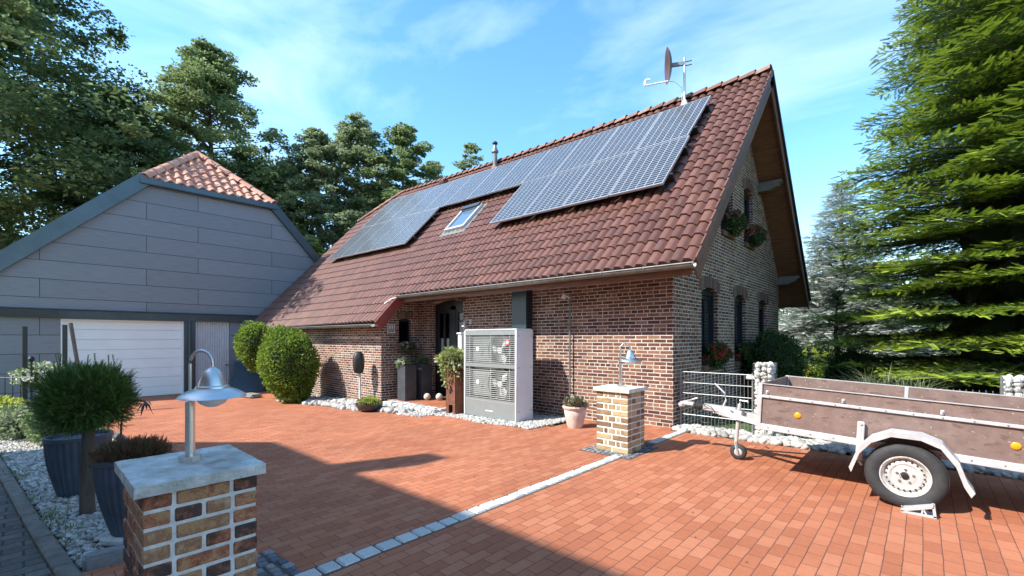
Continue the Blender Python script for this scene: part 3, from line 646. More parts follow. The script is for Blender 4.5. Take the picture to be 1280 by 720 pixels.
# entrance arch, door
soldier('y', 7.84, -10.4, -8.94, -.09, 2.66, .1, .25, 'door_arch')
y = 8.06; df = MB()
for (a, b, c, d) in ((-10.4, -10.3, -.09, 2.66), (-9.04, -8.94, -.09, 2.66), (-9.72, -9.50, -.09, 2.5), (-10.3, -9.04, 2.40, 2.66), (-10.3, -9.04, -.09, .02)): df.box((a, y, c), (b, y+.08, d))
door = df.build('door_frame', M['antframe'], house)
lf = MB()
for (a, b, c, d) in ((-10.3, -10.22, .02, 2.4), (-9.80, -9.72, .02, 2.4), (-10.22, -9.80, .02, .75), (-10.22, -9.80, 2.3, 2.4), (-10.05, -9.97, .75, 2.3)): lf.box((a, y+.015, c), (b, y+.07, d))
lf.build('door_leaf', M['antframe'], door)
rf = MB()
for (a, b, c, d) in ((-9.50, -9.42, .02, 2.4), (-9.10, -9.04, .02, 2.4), (-9.42, -9.10, .02, .25), (-9.42, -9.10, 2.32, 2.4), (-9.42, -9.10, 2.05, 2.09)): rf.box((a, y+.015, c), (b, y+.07, d))
rf.build('side_light_frame', M['antframe'], door)
MB().add([(-10.22,y+.04,.75),(-9.8,y+.04,.75),(-9.8,y+.04,2.3),(-10.22,y+.04,2.3)],[(0,1,2,3)]).build('pane', M['glass'], door)
MB().add([(-9.42,y+.04,.25),(-9.10,y+.04,.25),(-9.10,y+.04,2.32),(-9.42,y+.04,2.32)],[(0,1,2,3)]).build('pane', M['glass'], door)
MB().box((-10.24, y+.06, .76), (-10.08, y+.07, 1.6)).box((-9.96, y+.06, .76), (-9.82, y+.07, 1.6)).box((-9.42, y+.06, 1.5), (-9.1, y+.07, 2.3)).build('curtain', M['curtain'], door)
MB().tube([(-9.76, y-.05, .95), (-9.76, y-.05, 1.25)], .014, 8).box((-9.772, y-.05, .98), (-9.748, y+.02, 1.0)).box((-9.772, y-.05, 1.2), (-9.748, y+.02, 1.22)).build('door_handle', M['steel'], door)
# little window on the entrance side wall
m_ = MB()
for (a, b, c, d) in ((7.21, 7.25, 1.44, 2.15), (7.58, 7.62, 1.44, 2.15), (7.25, 7.58, 1.44, 1.49), (7.25, 7.58, 2.08, 2.18)): m_.box((-11.13, a, c), (-11.07, b, d))
W = m_.build('side_window', M['antframe'], house); MB().add([(-11.1,7.25,1.49),(-11.1,7.58,1.49),(-11.1,7.58,2.08),(-11.1,7.25,2.08)],[(0,1,2,3)]).build('pane', M['glass'], W)
soldier('x', -10.98, 7.25, 7.58, 1.44, 2.17, .03, .2)
sl = MB()
for i in range(6): yy = 7.2+.43*(i+.5)/6; sl.box((-11.1, yy-.028, 1.32), (-10.9, yy+.028, 1.43), bev=.004)
sl.build('side_window_sill', M['brick_slab'], W)
th = MB()
for i in range(16): x = -10.38+1.42*(i+.5)/16; th.box((x-.036, 7.80, -.2), (x+.036, 8.05, -.02), bev=.004)
th.build('door_threshold', M['brick_slab'], house)
# anthracite duct above the heat pump
du = MB().box((-7.0, 7.62, -.1), (-6.56, 7.835, 2.74), bev=.006)
du.build('duct_cover', mat('duct_paint', (.02, .035, .045), .4, var=.15), house)
lv = MB()
for i in range(26): lv.box((-6.565, 7.66, .3+i*.09), (-6.548, 7.80, .34+i*.09))
lv.build('duct_louvre', M['blackp'], house)
# roof fittings
u, v = -11.75, 11.52; b = Vector(R_(u, v)); 
fl = thing('flue_pipe', 'slim grey metal flue pipe standing on the ridge left of the satellite dish', 'flue pipe', tuple(b))
MB().lathe([(.09, -.2), (.085, .55), (.085, .56)], b, 14).build('pipe', M['zinc'], fl, auto=40)
MB().lathe([(.095, .55), (.13, .58), (.13, .64), (.07, .74), (.06, .86)], b, 14).build('collar', M['zinc'], fl, auto=40)
MB().lathe([(.05, .86), (.10, .90), (.10, .95), (.03, 1.0)], b, 14).build('cowl', M['blackp'], fl, auto=40)
MB().lathe([(.17, -.25), (.13, .02), (.1, .06)], b, 14).build('base', M['ridge'], fl, auto=40)
# second small vent
b = Vector(R_(-14.9, 11.45)); vt = thing('roof_vent', 'small tiled roof vent near the left end of the ridge', 'roof vent', tuple(b))
MB().prism([(b.y-.15, b.z-.1), (b.y-.15, b.z+.18), (b.y+.15, b.z+.24), (b.y+.2, b.z-.1)], b.x-.14, b.x+.14).build('vent_hood', M['tile'], vt)
MB().box((b.x-.11, b.y-.165, b.z+.02), (b.x+.11, b.y-.15, b.z+.12)).build('vent_slot', M['blackp'], vt)
# skylight
b = Vector(R_(-10.65, 9.27)); sk = thing('skylight', 'grey framed roof window tilted slightly between the solar panels', 'skylight', tuple(b), rot=(math.radians(46.7), 0, 0))
fr = MB()
for (a, b2, c, d) in ((-.46, -.38, -.58, .58), (.38, .46, -.58, .58), (-.38, .38, -.58, -.50), (-.38, .38, .46, .58)): fr.box((a, c, -.05), (b2, d, .13), bev=.01)
fr.build('frame', M['galv'], sk, world=False)
MB().box((-.38, -.5, .06), (.38, .46, .08)).build('pane', mat('skylight_glass', (.10, .16, .24), .05, var=.1, spec=1), sk, world=False)
MB().box((-.42, .44, .13), (.42, .60, .19), bev=.01).build('shutter_box', M['antpanel'], sk, world=False)
MB().box((-.6, -.8, .02), (.6, -.58, .045)).box((-.6, -.58, .02), (-.46, .68, .045)).box((.46, -.58, .02), (.6, .68, .045)).build('flashing', M['zinc'], sk, world=False)

# satellite dish
b = Vector(R_(-4.55, 11.52)); dish = thing('satellite_dish', 'brown satellite dish on a thin mast above the ridge', 'satellite dish', tuple(b))
MB().tube([b+Vector((0,0,-.2)), b+Vector((0,0,1.25))], .028, 10).build('mast', M['galv'], dish, auto=40)
MB().lathe([(.13, -.2), (.10, .02), (.05, .13), (.035, .16)], b, 16).build('mast_boot', M['concrete_pale'], dish, auto=40)
dc = b+Vector((-.30, -.12, 1.12)); dn = Vector((-.86, -.52, -.06)).normalized()
m_ = MB(); prof = [(0, 0), (.1, .006), (.22, .03), (.33, .068), (.42, .11), (.435, .108), (.34, .05), (.22, .012), (0, -.02)]
t = MB().lathe(prof, (0,0,0), 32); q = dn.to_track_quat('Z', 'Y').to_matrix(); m_.add([dc+q@Vector(w) for w in t.v], t.f)
m_.build('reflector', mat('dish_brown', (.13, .065, .055), .5, var=.3), dish, auto=50)
arm0 = dc+q@Vector((0, -.40, .08)) if (q@Vector((0, -.4, 0))).z < 0 else dc+q@Vector((0, .40, .08)); arm1 = dc+dn*.66+Vector((0, 0, -.42))
MB().tube([arm0, arm1], .022, 8).build('feed_arm', M['fan'], dish, auto=40)
MB().tube([arm1, arm1+Vector((0,0,.13))+dn*.0], .03, 10).tube([arm1+Vector((0,0,.13)), arm1+Vector((0,0,.13))-dn*.12], .04, 10).build('feed_horn', M['fan'], dish, auto=40)
MB().beam(b+Vector((0,0,1.1)), dc-dn*.02, .06, .09).tube([b+Vector((0,.02,1.05)), b+Vector((.16,.08,1.05))], .015, 6).tube([b+Vector((0,.02,1.15)), b+Vector((.16,.08,1.15))], .015, 6).build('bracket', M['zinc'], dish)
MB().tube([arm0, arm0+Vector((.14,.05,-.06)), b+Vector((-.07,0,.5)), b+Vector((-.06,0,0))], .009, 6).build('cable', M['fan'], dish, auto=40)

# solar panels
def panel(name_label, u0, u1, v0, v1, proto=None):
    c = [Vector(R_(a, v, .23)) for a, v in ((u0, v0), (u1, v0), (u1, v1), (u0, v1))]
    cen = sum(c, Vector())/4; X = ((c[1]-c[0])+(c[2]-c[3])).normalized(); Y = ((c[3]-c[0])+(c[2]-c[1])); Y = (Y-X*Y.dot(X)).normalized(); Z = X.cross(Y)
    W = (c[1]-c[0]).length-.02; H = (c[3]-c[0]).length-.02
    r = thing('solar_panel', name_label, 'solar panel', tuple(cen), group='solar panels on the house roof'); r.rotation_euler = Matrix((X, Y, Z)).transposed().to_euler()
    fr = MB(); w = .02
    for (a, b_, e, d) in ((-W/2, -W/2+w, -H/2, H/2), (W/2-w, W/2, -H/2, H/2), (-W/2+w, W/2-w, -H/2, -H/2+w), (-W/2+w, W/2-w, H/2-w, H/2)): fr.box((a, e, -.04), (b_, d, .006))
    fr.build('frame', M['alu'], r, world=False)
    MB().box((-W/2+w, -H/2+w, -.03), (W/2-w, H/2-w, 0)).build('cell_sheet', M['solar'], r, world=False)
ORD = ['first', 'second', 'third', 'fourth', 'fifth', 'sixth', 'seventh', 'eighth', 'ninth', 'tenth', 'eleventh', 'twelfth']
uw = (18.52-3.72)/12
for i in range(12):
    lab = 'solar panel in the upper row, %s from its left end' % ORD[i] if i else 'solar panel at the far left end of the upper row'
    if i == 11: lab = 'solar panel at the right end of the upper row, nearest the satellite dish'
    panel(lab, -18.52+i*uw, -18.52+(i+1)*uw, 9.88, 11.15)
for i in range(5): panel('solar panel in the lower row left of the skylight, %s from the left' % ORD[i], -18.56+i*1.18, -18.56+(i+1)*1.18, 8.60, 9.86)
for i in range(4): panel('solar panel in the lower row right of the skylight, %s from the left' % ORD[i], -8.62+i*1.225, -8.62+(i+1)*1.225, 8.60, 9.86)
rl = MB()
for v in (8.85, 9.55): rl.beam(R_(-8.65, v, .12), R_(-3.66, v, .12), .05, .16, up=(0,-.728,.685)); rl.beam(R_(-18.5, v, .12), R_(-12.6, v, .12), .05, .16, up=(0,-.728,.685))
for v in (10.15, 10.85):
    for a, b2 in ((-18.6, -14), (-14, -9), (-9, -3.66)): rl.beam(R_(a, v, .12), R_(b2, v, .12), .05, .16, up=(0,-.728,.685))
tag(rl.build('shade_black_rails', M['blackp'], loc=(-8, 9, 0)), 'mounting rails under the solar panels, coloured black for the shade there', 'rails')  # rails coloured black to stand in for the shadow gap under the panels

# ------------------------------------------------------------------ fixtures on the house
def gooseneck(base, dirv, s=1, pre=''):
    pass
# house number plate
nr = thing('house_number', 'small square house number plate reading 11 on the entrance side wall', 'number plate', (-10.97, 6.95, 1.87))
MB().box((-10.978, 6.84, 1.76), (-10.96, 7.06, 2.0), bev=.004).build('plate', mat('plate_grey', (.28, .26, .25), .5), nr)
m_ = MB()
for (a, b2, c, d) in ((6.83, 6.85, 1.75, 2.01), (7.05, 7.07, 1.75, 2.01), (6.85, 7.05, 1.75, 1.77), (6.85, 7.05, 1.99, 2.01)): m_.box((-10.978, a, c), (-10.952, b2, d))
m_.build('plate_border', M['petal_white'], nr)
m_ = MB()
for yy in (6.915, 6.985): m_.box((-10.962, yy-.012, 1.87), (-10.955, yy+.012, 1.96)); m_.box((-10.962, yy-.03, 1.935), (-10.955, yy-.012, 1.95))
m_.build('digits', M['fan'], nr)
# slim pole lamp on the front wall
pl = thing('wall_pole', 'thin metal pole with a small white floodlight on the front wall', 'pole lamp', (-5.47, 7.76, 0))
MB().tube([(-5.47, 7.76, -.05), (-5.47, 7.76, 2.5)], .018, 8).build('pole', M['zinc'], pl, auto=40)
MB().tube([(-5.47, 7.76, 2.44), (-5.50, 7.62, 2.50)], .015, 8).lathe([(.02, -.0), (.045, -.04), (.05, -.09), (.0, -.1)], (-5.51, 7.60, 2.52), 12).build('lamp_head', M['fan'], pl, auto=40)
# hose reel on the lower wall
hr = thing('covered_hose_reel', 'black covered hose reel on a pole before the brick wall', 'hose reel', (-11.5, 6.3, g(-11.5)))
MB().box((-11.53, 6.28, g(-11.5)), (-11.47, 6.32, .75)).build('post', M['galv'], hr)
m_ = MB(); prof = [(.0, 1.24), (.07, 1.23), (.13, 1.16), (.155, 1.0), (.15, .8), (.12, .66), (.04, .62), (0, .62)]
m_.lathe(prof, (-11.5, 6.26, 0), 18, ribs=5, amp=.07); m_.build('cover', M['blackp'], hr, auto=60)
# wall lantern by the door
wlp = thing('door_lantern', 'small pale wall lantern above the left edge of the heat pump', 'wall lamp', (-8.72, 7.7, 1.9))
MB().tube([(-8.62, 7.83, 2.02), (-8.64, 7.74, 2.09), (-8.70, 7.68, 2.08), (-8.70, 7.68, 2.02)], .010, 8).box((-8.66, 7.81, 1.97), (-8.58, 7.835, 2.09)).build('bracket', M['galv'], wlp)
MB().lathe([(.012, .14), (.03, .11), (.035, .06), (.085, .02), (.09, .01), (.03, .005), (.0, .0)], (-8.70, 7.68, 1.90), 18).build('lamp_shade', M['galv'], wlp, auto=50)
MB().lathe([(.04, .06), (.035, .01), (0, -.02)], (-8.70, 7.68, 1.87), 12).build('globe', M['globe'], wlp, auto=50)
wp = thing('white_post', 'narrow white post squeezed behind the left edge of the heat pump', 'post', (-8.27, 7.2, -.15))
MB().box((-8.34, 7.15, -.15), (-8.22, 7.25, 1.70)).build('shaft', M['white'], wp); MB().box((-8.37, 7.12, 1.70), (-8.20, 7.28, 1.74), bev=.01).build('cap', M['white'], wp)

# ------------------------------------------------------------------ heat pump
hp = thing('heat_pump', 'tall grey and white outdoor heat pump with two stacked fans', 'heat pump', (-6.85, 6.99, -.13))
x0, x1, y0, y1, z0, z1 = -7.65, -6.05, 6.73, 7.25, -.10, 1.80
cs = MB(); cs.box((x1-.03, y0+.03, z0), (x1, y1, z1-.02), bev=.008); cs.box((x0, y0+.03, z0), (x0+.03, y1, z1-.02), bev=.008); cs.box((x0+.03, y1-.03, z0), (x1-.03, y1, z1-.02)); cs.box((x0, y0, z1-.035), (x1, y1, z1), bev=.016)
cs.box((x1-.05, y0-.006, z0), (x1+.0, y0+.03, z1-.03), bev=.012); cs.box((x0, y0-.006, z0), (x0+.05, y0+.03, z1-.03), bev=.012)
cs.build('casing', M['pumpw'], hp, auto=40)
MB().box((x0+.05, y0, z0), (x1-.05, y0+.03, z0+.36), bev=.004).build('lower_panel', M['pumpg'], hp)
lg = MB(); lg.lathe([(.016, 0), (.016, .004), (0, .004)], (-6.93, y0-.002, z0+.15), 14, axis='y')
for i, w in enumerate((.022, .018, .012, .018, .020, .016, .02)): lg.box((-6.90+i*.026, y0-.004, z0+.14), (-6.90+i*.026+w, y0-.001, z0+.163))
lg.build('wordmark', M['fan'], hp)
MB().box((x0+.05, y0+.20, z0+.36), (x1-.05, y0+.23, z1-.04)).build('coil', M['coil'], hp)
MB().box((x0+.05, y0+.005, z0+.36), (x1-.05, y0+.03, z0+.40)).box((x0+.05, y0+.0, z0+1.08), (x1-.05, y0+.03, z0+1.16)).box((x0+.05, y0+.0, z1-.13), (x1-.05, y0+.03, z1-.036)).build('crossbar', M['pumpg'], hp)
gr = MB(); z = z0+.42
while z < z1-.14:
    if not (z0+1.05 < z < z0+1.17): gr.box((x0+.05, y0+.006, z), (x1-.05, y0+.022, z+.0115))
    z += .042
for x in (x0+.16, x0+.83, x1-.22): gr.box((x, y0+.023, z0+.40), (x+.012, y0+.033, z1-.13))
gr.build('grille', M['pumpline'], hp)
for zc in (z0+.73, z0+1.45):
    f = MB(); c = Vector((-6.62, y0+.13, zc))
    for k in range(3):
        for j in range(8):
            a = k*2*PI/3+j*.14; pass
        vs = []
        for j in range(9):
            a = k*2*PI/3+.5+j*.11
            for r in (.06, .30-.02*abs(j-4)): vs.append((c.x+r*math.cos(a), c.y+.05*(j/8-.5), c.z+r*math.sin(a)))
        f.add(vs, [(2*j, 2*j+2, 2*j+3, 2*j+1) for j in range(8)])
    f.lathe([(.07, -.03), (.07, .02), (0, .03)], c, 16, axis='y'); f.build('fan', M['fanblade'], hp)
    ring = MB().lathe([(.33, -.05), (.345, -.05), (.345, .05), (.33, .05), (.33, -.05)], c, 32, axis='y'); ring.build('fan_ring', M['pumpg'], hp, auto=50)
    MB().lathe([(.045, -.004), (.045, .002), (0, .002)], (-7.20, y0+.004, zc+.02), 16, axis='y').build('badge', M['fan'], hp)
    MB().box((x0+.2, y0+.10, zc-.26), (x0+.78, y0+.12, zc+.28)).build('heat_exchanger', M['pumpg'], hp)
MB().lathe([(.06, -.004), (.06, .002), (0, .002)], (-6.30, y0+.002, z1-.28), 20, axis='y').build('round_sticker', M['red'], hp)
MB().lathe([(.03, -.006), (.03, -.003), (0, -.003)], (-6.30, y0+.002, z1-.28), 16, axis='y').build('sticker_centre', M['fan'], hp)
sb = MB()
for zz in (z0+.2, z0+1.1, z1-.15):
    for yy in (y0+.07, y1-.07): sb.lathe([(.012, 0), (.012, .004), (0, .004)], (x1, yy, zz), 8, axis='x')
sb.build('screws', M['blackp'], hp)

# ------------------------------------------------------------------ step and its things
st = thing('entrance_step', 'low granite edged step with a clinker inlay before the front door', 'step', (-9.3, 7, -.2))
m_ = MB()
def setrow(a, b, along):
    t0 = a[0] if along == 'x' else a[1]; t1 = b[0] if along == 'x' else b[1]; t = t0
    while t < t1-.05:
        L = min(random.uniform(.18, .28), t1-t)
        if along == 'x': m_.box((t+.006, a[1], -.28), (t+L-.006, b[1], -.065+random.uniform(-.01, .01)), bev=.02)
        else: m_.box((a[0], t+.006, -.28), (b[0], t+L-.006, -.065+random.uniform(-.01, .01)), bev=.02)
        t += L
setrow((-10.6, 6.42), (-8.35, 6.60), 'x'); setrow((-8.53, 6.61), (-8.35, 7.8), 'y'); setrow((-10.6, 6.61), (-8.55, 6.78), 'x')
m_.build('granite_block', M['granite'], st)
MB().box((-10.9, 6.79, -.28), (-8.54, 7.82, -.085)).build('inlay', M['paving'], st)
def plant(name, label, cat, c, rad, n, size, m, parent=None, flat=.0, drop=None, group=None, petals=None, up=.3, base=None, core=True, coremat=None, pf=.5):
    """leafy mass of small leaves round an ellipsoid"""
    P = RN.normal(size=(n, 3)); P /= np.linalg.norm(P, axis=1)[:, None]
    rr = RN.uniform(.55, 1.0, n)**.5; bumps = 1+.13*np.sin(P@np.array([5, 3, 4])+c[0]*7)+.09*np.sin(P@np.array([-7, 9, 6])+c[1]*5)
    Q = P*(rr*bumps)[:, None]*np.array(rad)+np.array(c)
    if drop is not None:
        low = P[:, 2] < 0; Q[low, 2] += P[low, 2]*drop*RN.random(low.sum())
    d = P+RN.normal(0, .6, P.shape)+np.array([0, 0, up]); R = frame_from(d, roll=RN.uniform(-1.2, 1.2, n)); S = RN.uniform(.6, 1.3, n)*size
    V, F = scatter(*LEAF, Q, R, S)
    loc = base or (c[0], c[1], c[2]-rad[2])
    if parent is None:
        root = thing(name, label, cat, loc, group=group)
    else: root = parent
    o = npmesh('foliage', V, F, m, parent=root)
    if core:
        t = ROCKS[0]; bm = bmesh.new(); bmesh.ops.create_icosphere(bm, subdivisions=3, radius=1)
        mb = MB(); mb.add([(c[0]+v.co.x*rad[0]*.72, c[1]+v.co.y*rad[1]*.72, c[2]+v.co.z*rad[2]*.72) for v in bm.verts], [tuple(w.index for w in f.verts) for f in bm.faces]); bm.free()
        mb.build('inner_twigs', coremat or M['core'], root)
    if petals:
        for pm, pn, ps in petals:
            k = RN.normal(size=(pn, 3)); k /= np.linalg.norm(k, axis=1)[:, None]; k[:, 2] = np.abs(k[:, 2])*1.2-.35
            cc = k*np.array(rad)*1.16+np.array(c); pts = np.repeat(cc, 16, 0)+RN.normal(0, ps*.5, (pn*16, 3))
            V, F = scatter(*LEAF, pts, randrot(len(pts)), RN.uniform(.6, 1.1, len(pts))*ps); npmesh('blossom', V, F, pm, parent=root)
    return root
def pot_box(name, label, x, y, z, w, h, m, taper=.0, group=None):
    r = thing(name, label, 'planter', (x, y, z), group=group)
    mb = MB(); a = w/2; b = a*(1-taper)
    vs = [(x-b,y-b,z),(x+b,y-b,z),(x+b,y+b,z),(x-b,y+b,z),(x-a,y-a,z+h),(x+a,y-a,z+h),(x+a,y+a,z+h),(x-a,y+a,z+h)]
    i = .02; vs += [(x-a+i,y-a+i,z+h),(x+a-i,y-a+i,z+h),(x+a-i,y+a-i,z+h),(x-a+i,y+a-i,z+h),(x-a+i,y-a+i,z+h-.05),(x+a-i,y-a+i,z+h-.05),(x+a-i,y+a-i,z+h-.05),(x-a+i,y+a-i,z+h-.05)]
    mb.add(vs, [(3,2,1,0),(0,1,5,4),(1,2,6,5),(2,3,7,6),(3,0,4,7),(4,5,9,8),(5,6,10,9),(6,7,11,10),(7,4,8,11),(8,9,13,12),(9,10,14,13),(10,11,15,14),(11,8,12,15)])
    mb.build('box', m, r); MB().box((x-a+.025, y-a+.025, z+h-.08), (x+a-.025, y+a-.025, z+h-.045)).build('soil', M['soil'], r); return r
p1 = pot_box('slate_planter', 'tall square slate grey planter, the front one beside the entrance corner', -10.42, 7.10, -.09, .36, .95, M['slate'], group='tall slate planters by the door')
p2 = pot_box('slate_planter', 'tall square slate planter directly left of the front door', -10.38, 7.60, -.09, .36, .98, M['slate'], group='tall slate planters by the door')
plant('white_flowering_plant', 'small pale hydrangea growing in the front slate planter', 'plant', (-10.5, 7.02, .93), (.17, .17, .12), 500, .05, M['leaf_mid'], petals=[(M['petal_white'], 16, .035)])
plant('trailing_plant', 'thin dark plant growing in the slate planter next to the door', 'plant', (-10.36, 7.58, .98), (.17, .17, .13), 260, .06, M['leaf_dark'])
plant('flower_box_plant', 'pink and white flowers under the little entrance window', 'flowers', (-10.83, 7.42, 1.36), (.13, .34, .13), 700, .045, M['leaf_dark'], petals=[(M['petal_white'], 22, .03), (M['petal_pink'], 26, .028)], drop=.1)
for i, (x, y, l) in enumerate(((-9.98, 7.45, 'pale stone ball on the step, left of the other'), (-9.72, 7.66, 'pale stone ball on the step, nearer the door'))):
    tag(MB().lathe([(0, 0)]+[(.095*math.sin(PI*k/10), .095-.095*math.cos(PI*k/10)) for k in range(1, 10)]+[(0, .19)], (x, y, -.085), 18).build('stone_ball', M['concrete_pale'], auto=60, loc=(x, y, -.085)), l, 'stone ball', 'stone balls on the step')
ct = thing('rusty_planter', 'tall rusty steel column planter beside the heat pump', 'planter', (-7.95, 6.75, -.15))
m_ = MB()
cx, cy, w = -7.97, 6.78, .17
m_.box((cx-w, cy-w, .08), (cx+w, cy-w+.01, .92)).box((cx-w, cy+w-.01, -.15), (cx+w, cy+w, .92)).box((cx+w-.01, cy-w, -.15), (cx+w, cy+w, .92)).box((cx-w, cy-w, -.15), (cx-w+.01, cy+w, .92))
m_.box((cx-w, cy-w, -.15), (cx-w+.1, cy-w+.01, .08)).box((cx+w-.1, cy-w, -.15), (cx+w, cy-w+.01, .08)).box((cx-w, cy-w, .86), (cx+w, cy+w, .88))
m_.build('column', M['corten'], ct)
m_ = MB()
for k in range(8):
    a = k*PI/4; m_.tube([(cx, cy-w-.004, .42), (cx+.06*math.cos(a), cy-w-.004, .42+.09*math.sin(a))], .012, 5)
m_.build('cutout', M['blackp'], ct)
plant('trailing_variegated_plant', 'pale green variegated plant spilling over the rusty column planter', 'plant', (-8.06, 6.74, 1.12), (.33, .30, .24), 1500, .075, M['variegated'], drop=.65, petals=[(M['petal_white'], 8, .03)])
bw = thing('plant_bowl', 'wide shallow dark bowl on the driveway before the pebbles', 'bowl', (-10.1, 5.78, g(-10.1)))
MB().lathe([(.16, 0), (.25, .05), (.32, .14), (.335, .2), (.315, .2), (.29, .15), (0, .15)], (-10.1, 5.78, g(-10.1)), 28).build('bowl', M['slate'], bw, auto=50)
plant('bowl_plant', 'yellow green stonecrop growing in the wide dark bowl', 'plant', (-10.1, 5.78, .03), (.27, .27, .10), 900, .045, M['leaf_yellow'], petals=[(M['heather'], 8, .03)])
tp = thing('terracotta_pot', 'pale ribbed terracotta pot against the sunlit front wall', 'pot', (-4.78, 6.95, g(-4.78)))
z = g(-4.78); MB().lathe([(.13, 0), (.15, .05), (.19, .22), (.205, .33), (.20, .34), (.225, .36), (.225, .41), (.20, .41), (.19, .36), (0, .36)], (-4.78, 6.95, z), 28).build('pot', M['terracotta'], tp, auto=40)
MB().lathe([(.215, .375), (.236, .38), (.236, .395), (.215, .40)], (-4.78, 6.95, z), 28).build('rim_band', M['terracotta'], tp, auto=40)
plant('succulent', 'grey green succulent rosettes growing in the pale terracotta pot', 'plant', (-4.78, 6.95, z+.42), (.19, .19, .10), 260, .10, island_mat('succulent', [(0, (.10, .11, .06)), (.5, (.22, .20, .12)), (1, (.34, .30, .20))], bump=0, nscale=5), up=1)
# window boxes on gable
def winbox(a, b, z0, label, red=True, box=False):
    c = ((-3.19), (a+b)/2, z0+.18)
    r = thing('window_box', label+' window box', 'window box', (-3.22, (a+b)/2, z0)) if False else None
    bx = thing('flower_box', 'dark ' + label + ' flower box', 'flower box', (-3.33, (a+b)/2, z0))
    MB().prism([(-3.42, z0+.002), (-3.40, z0+.17), (-3.17, z0+.17), (-3.20, z0+.002)], a+.06, b-.06, 'y').build('trough', M['blackp'], bx)
    return bx
fb = [(0, 'on the sill of the ground floor window nearest the corner', 'petal_red', 'red geraniums at the ground floor window nearest the corner', 30), (1, 'on the sill of the middle ground floor window', 'petal_red', 'sparse red geraniums at the middle ground floor window', 5),
      (3, 'under the left attic window', 'petal_pink', 'pink flowers spilling from under the left attic window', 22), (4, 'under the right attic window', 'petal_pink', 'pink and red flowers spilling from under the right attic window', 20)]
for i, l1, pm, l2, pn in fb:
    a, b2, z0, z1 = GW[i]; bx = thing('flower_box', 'dark flower box '+l1, 'flower box', (-3.33, (a+b2)/2, z0), group='flower boxes on the gable sills')
    MB().prism([(-3.42, z0+.002), (-3.40, z0+.17), (-3.17, z0+.17), (-3.20, z0+.002)], a+.06, b2-.06, 'y').build('trough', M['blackp'], bx)
    plant('window_flowers', l2, 'flowers', (-3.15, (a+b2)/2+.05, z0+.22), (.20, .46, .20), 1300, .06, M['leaf_box'], drop=.12, petals=[(M[pm], pn, .042)]+([(M['petal_red'], 10, .04)] if i == 4 else []))

# ------------------------------------------------------------------ brick pillars with lamps
def pillar(name, label, cx, cy, wx, wy, h, cap, mb_, capm, ov=.035):
    z = 0; r = thing(name, label, 'pillar', (cx, cy, 0), group='brick lamp pillars')
    CH = .083; n = int((h-.05)/CH); bk = MB(); x0, x1, y0, y1 = cx-wx/2, cx+wx/2, cy-wy/2, cy+wy/2; top = h-.055
    CH = top/n; d = .11; j = .018
    for k in range(n):
        za, zb = k*CH+j/2, (k+1)*CH-j/2
        def row(p0, p1, f):
            L = p1-p0; m = 2; cuts = [0, .5, 1] if k % 2 == 0 else [0, .25, .75, 1]
            for s, e in zip(cuts, cuts[1:]): f(p0+L*s+(j/2 if s > 0 else 0), p0+L*e-(j/2 if e < 1 else 0))
        e = lambda: random.uniform(-.002, .002)
        t = wx-0
        # front/back faces own the corners on even courses, side faces on odd
        if k % 2 == 0:
            row(x0, x1, lambda a, b: (bk.box((a, y0+e(), za), (b, y0+d, zb), bev=.006), bk.box((a, y1-d, za), (b, y1+e(), zb), bev=.006)))
            row(y0+d+j, y1-d-j, lambda a, b: (bk.box((x0+e(), a, za), (x0+d, b, zb), bev=.006), bk.box((x1-d, a, za), (x1+e(), b, zb), bev=.006)))
        else:
            row(y0, y1, lambda a, b: (bk.box((x0+e(), a, za), (x0+d, b, zb), bev=.006), bk.box((x1-d, a, za), (x1+e(), b, zb), bev=.006)))
            row(x0+d+j, x1-d-j, lambda a, b: (bk.box((a, y0+e(), za), (b, y0+d, zb), bev=.006), bk.box((a, y1-d, za), (b, y1+e(), zb), bev=.006)))
    bk.build('bricks', mb_, r)
    MB().box((x0+.007, y0+.007, 0), (x1-.007, y1-.007, top)).build('mortar', M['mortar'], r)
    bm = bmesh.new(); t_ = MB().box((x0-ov, y0-ov, top), (x1+ov, y1+ov, h)); q_ = [bm.verts.new(v) for v in t_.v]; [bm.faces.new([q_[i] for i in f]) for f in t_.f]
    bmesh.ops.subdivide_edges(bm, edges=bm.edges[:], cuts=22, use_grid_fill=True)
    from mathutils import noise
    for v in bm.verts:
        ex = min(abs(v.co.x-(x0-ov)), abs(v.co.x-(x1+ov))); ey = min(abs(v.co.y-(y0-ov)), abs(v.co.y-(y1+ov))); e_ = min(ex, ey)
        if e_ < .02: c_ = Vector((cx, cy, v.co.z)); v.co += (c_-v.co).normalized()*(.006*abs(noise.noise(v.co*22))+.004*abs(noise.noise(v.co*60))) ; v.co.z -= .006*abs(noise.noise(v.co*30))*(1 if v.co.z > h-.01 else 0)
        else: v.co.z += .0012*noise.noise(v.co*18)*(1 if v.co.z > h-.01 else 0)
    bm.verts.index_update(); cs_ = MB().add([tuple(v.co) for v in bm.verts], [tuple(v.index for v in f.verts) for f in bm.faces]); bm.free(); cs_.build('cap_slab', capm, r, auto=50)
    return r
pillar('brick_pillar', 'large brick pillar in the foreground with a grey stone cap', -3.03, .63, .60, .50, .905, 0, M['pillar_brick'], M['concrete'])
pillar('brick_pillar', 'pale brick pillar standing before the house corner', -3.22, 5.83, .50, .50, .905, 0, M['pillar_brick_pale'], M['concrete_pale'])
lp = thing('pillar_lamp', 'steel gooseneck lamp on the foreground brick pillar', 'lamp', (-3.07, .64, .905), rot=(0, 0, 0), group='gooseneck lamps on pillars')
ph = math.radians(38); ax = Vector((math.cos(ph), math.sin(ph), 0))
MB().lathe([(.0, 0), (.055, 0), (.055, .03), (.0, .032)], (0,0,0), 8).build('base', M['steel'], lp, world=False, auto=30)
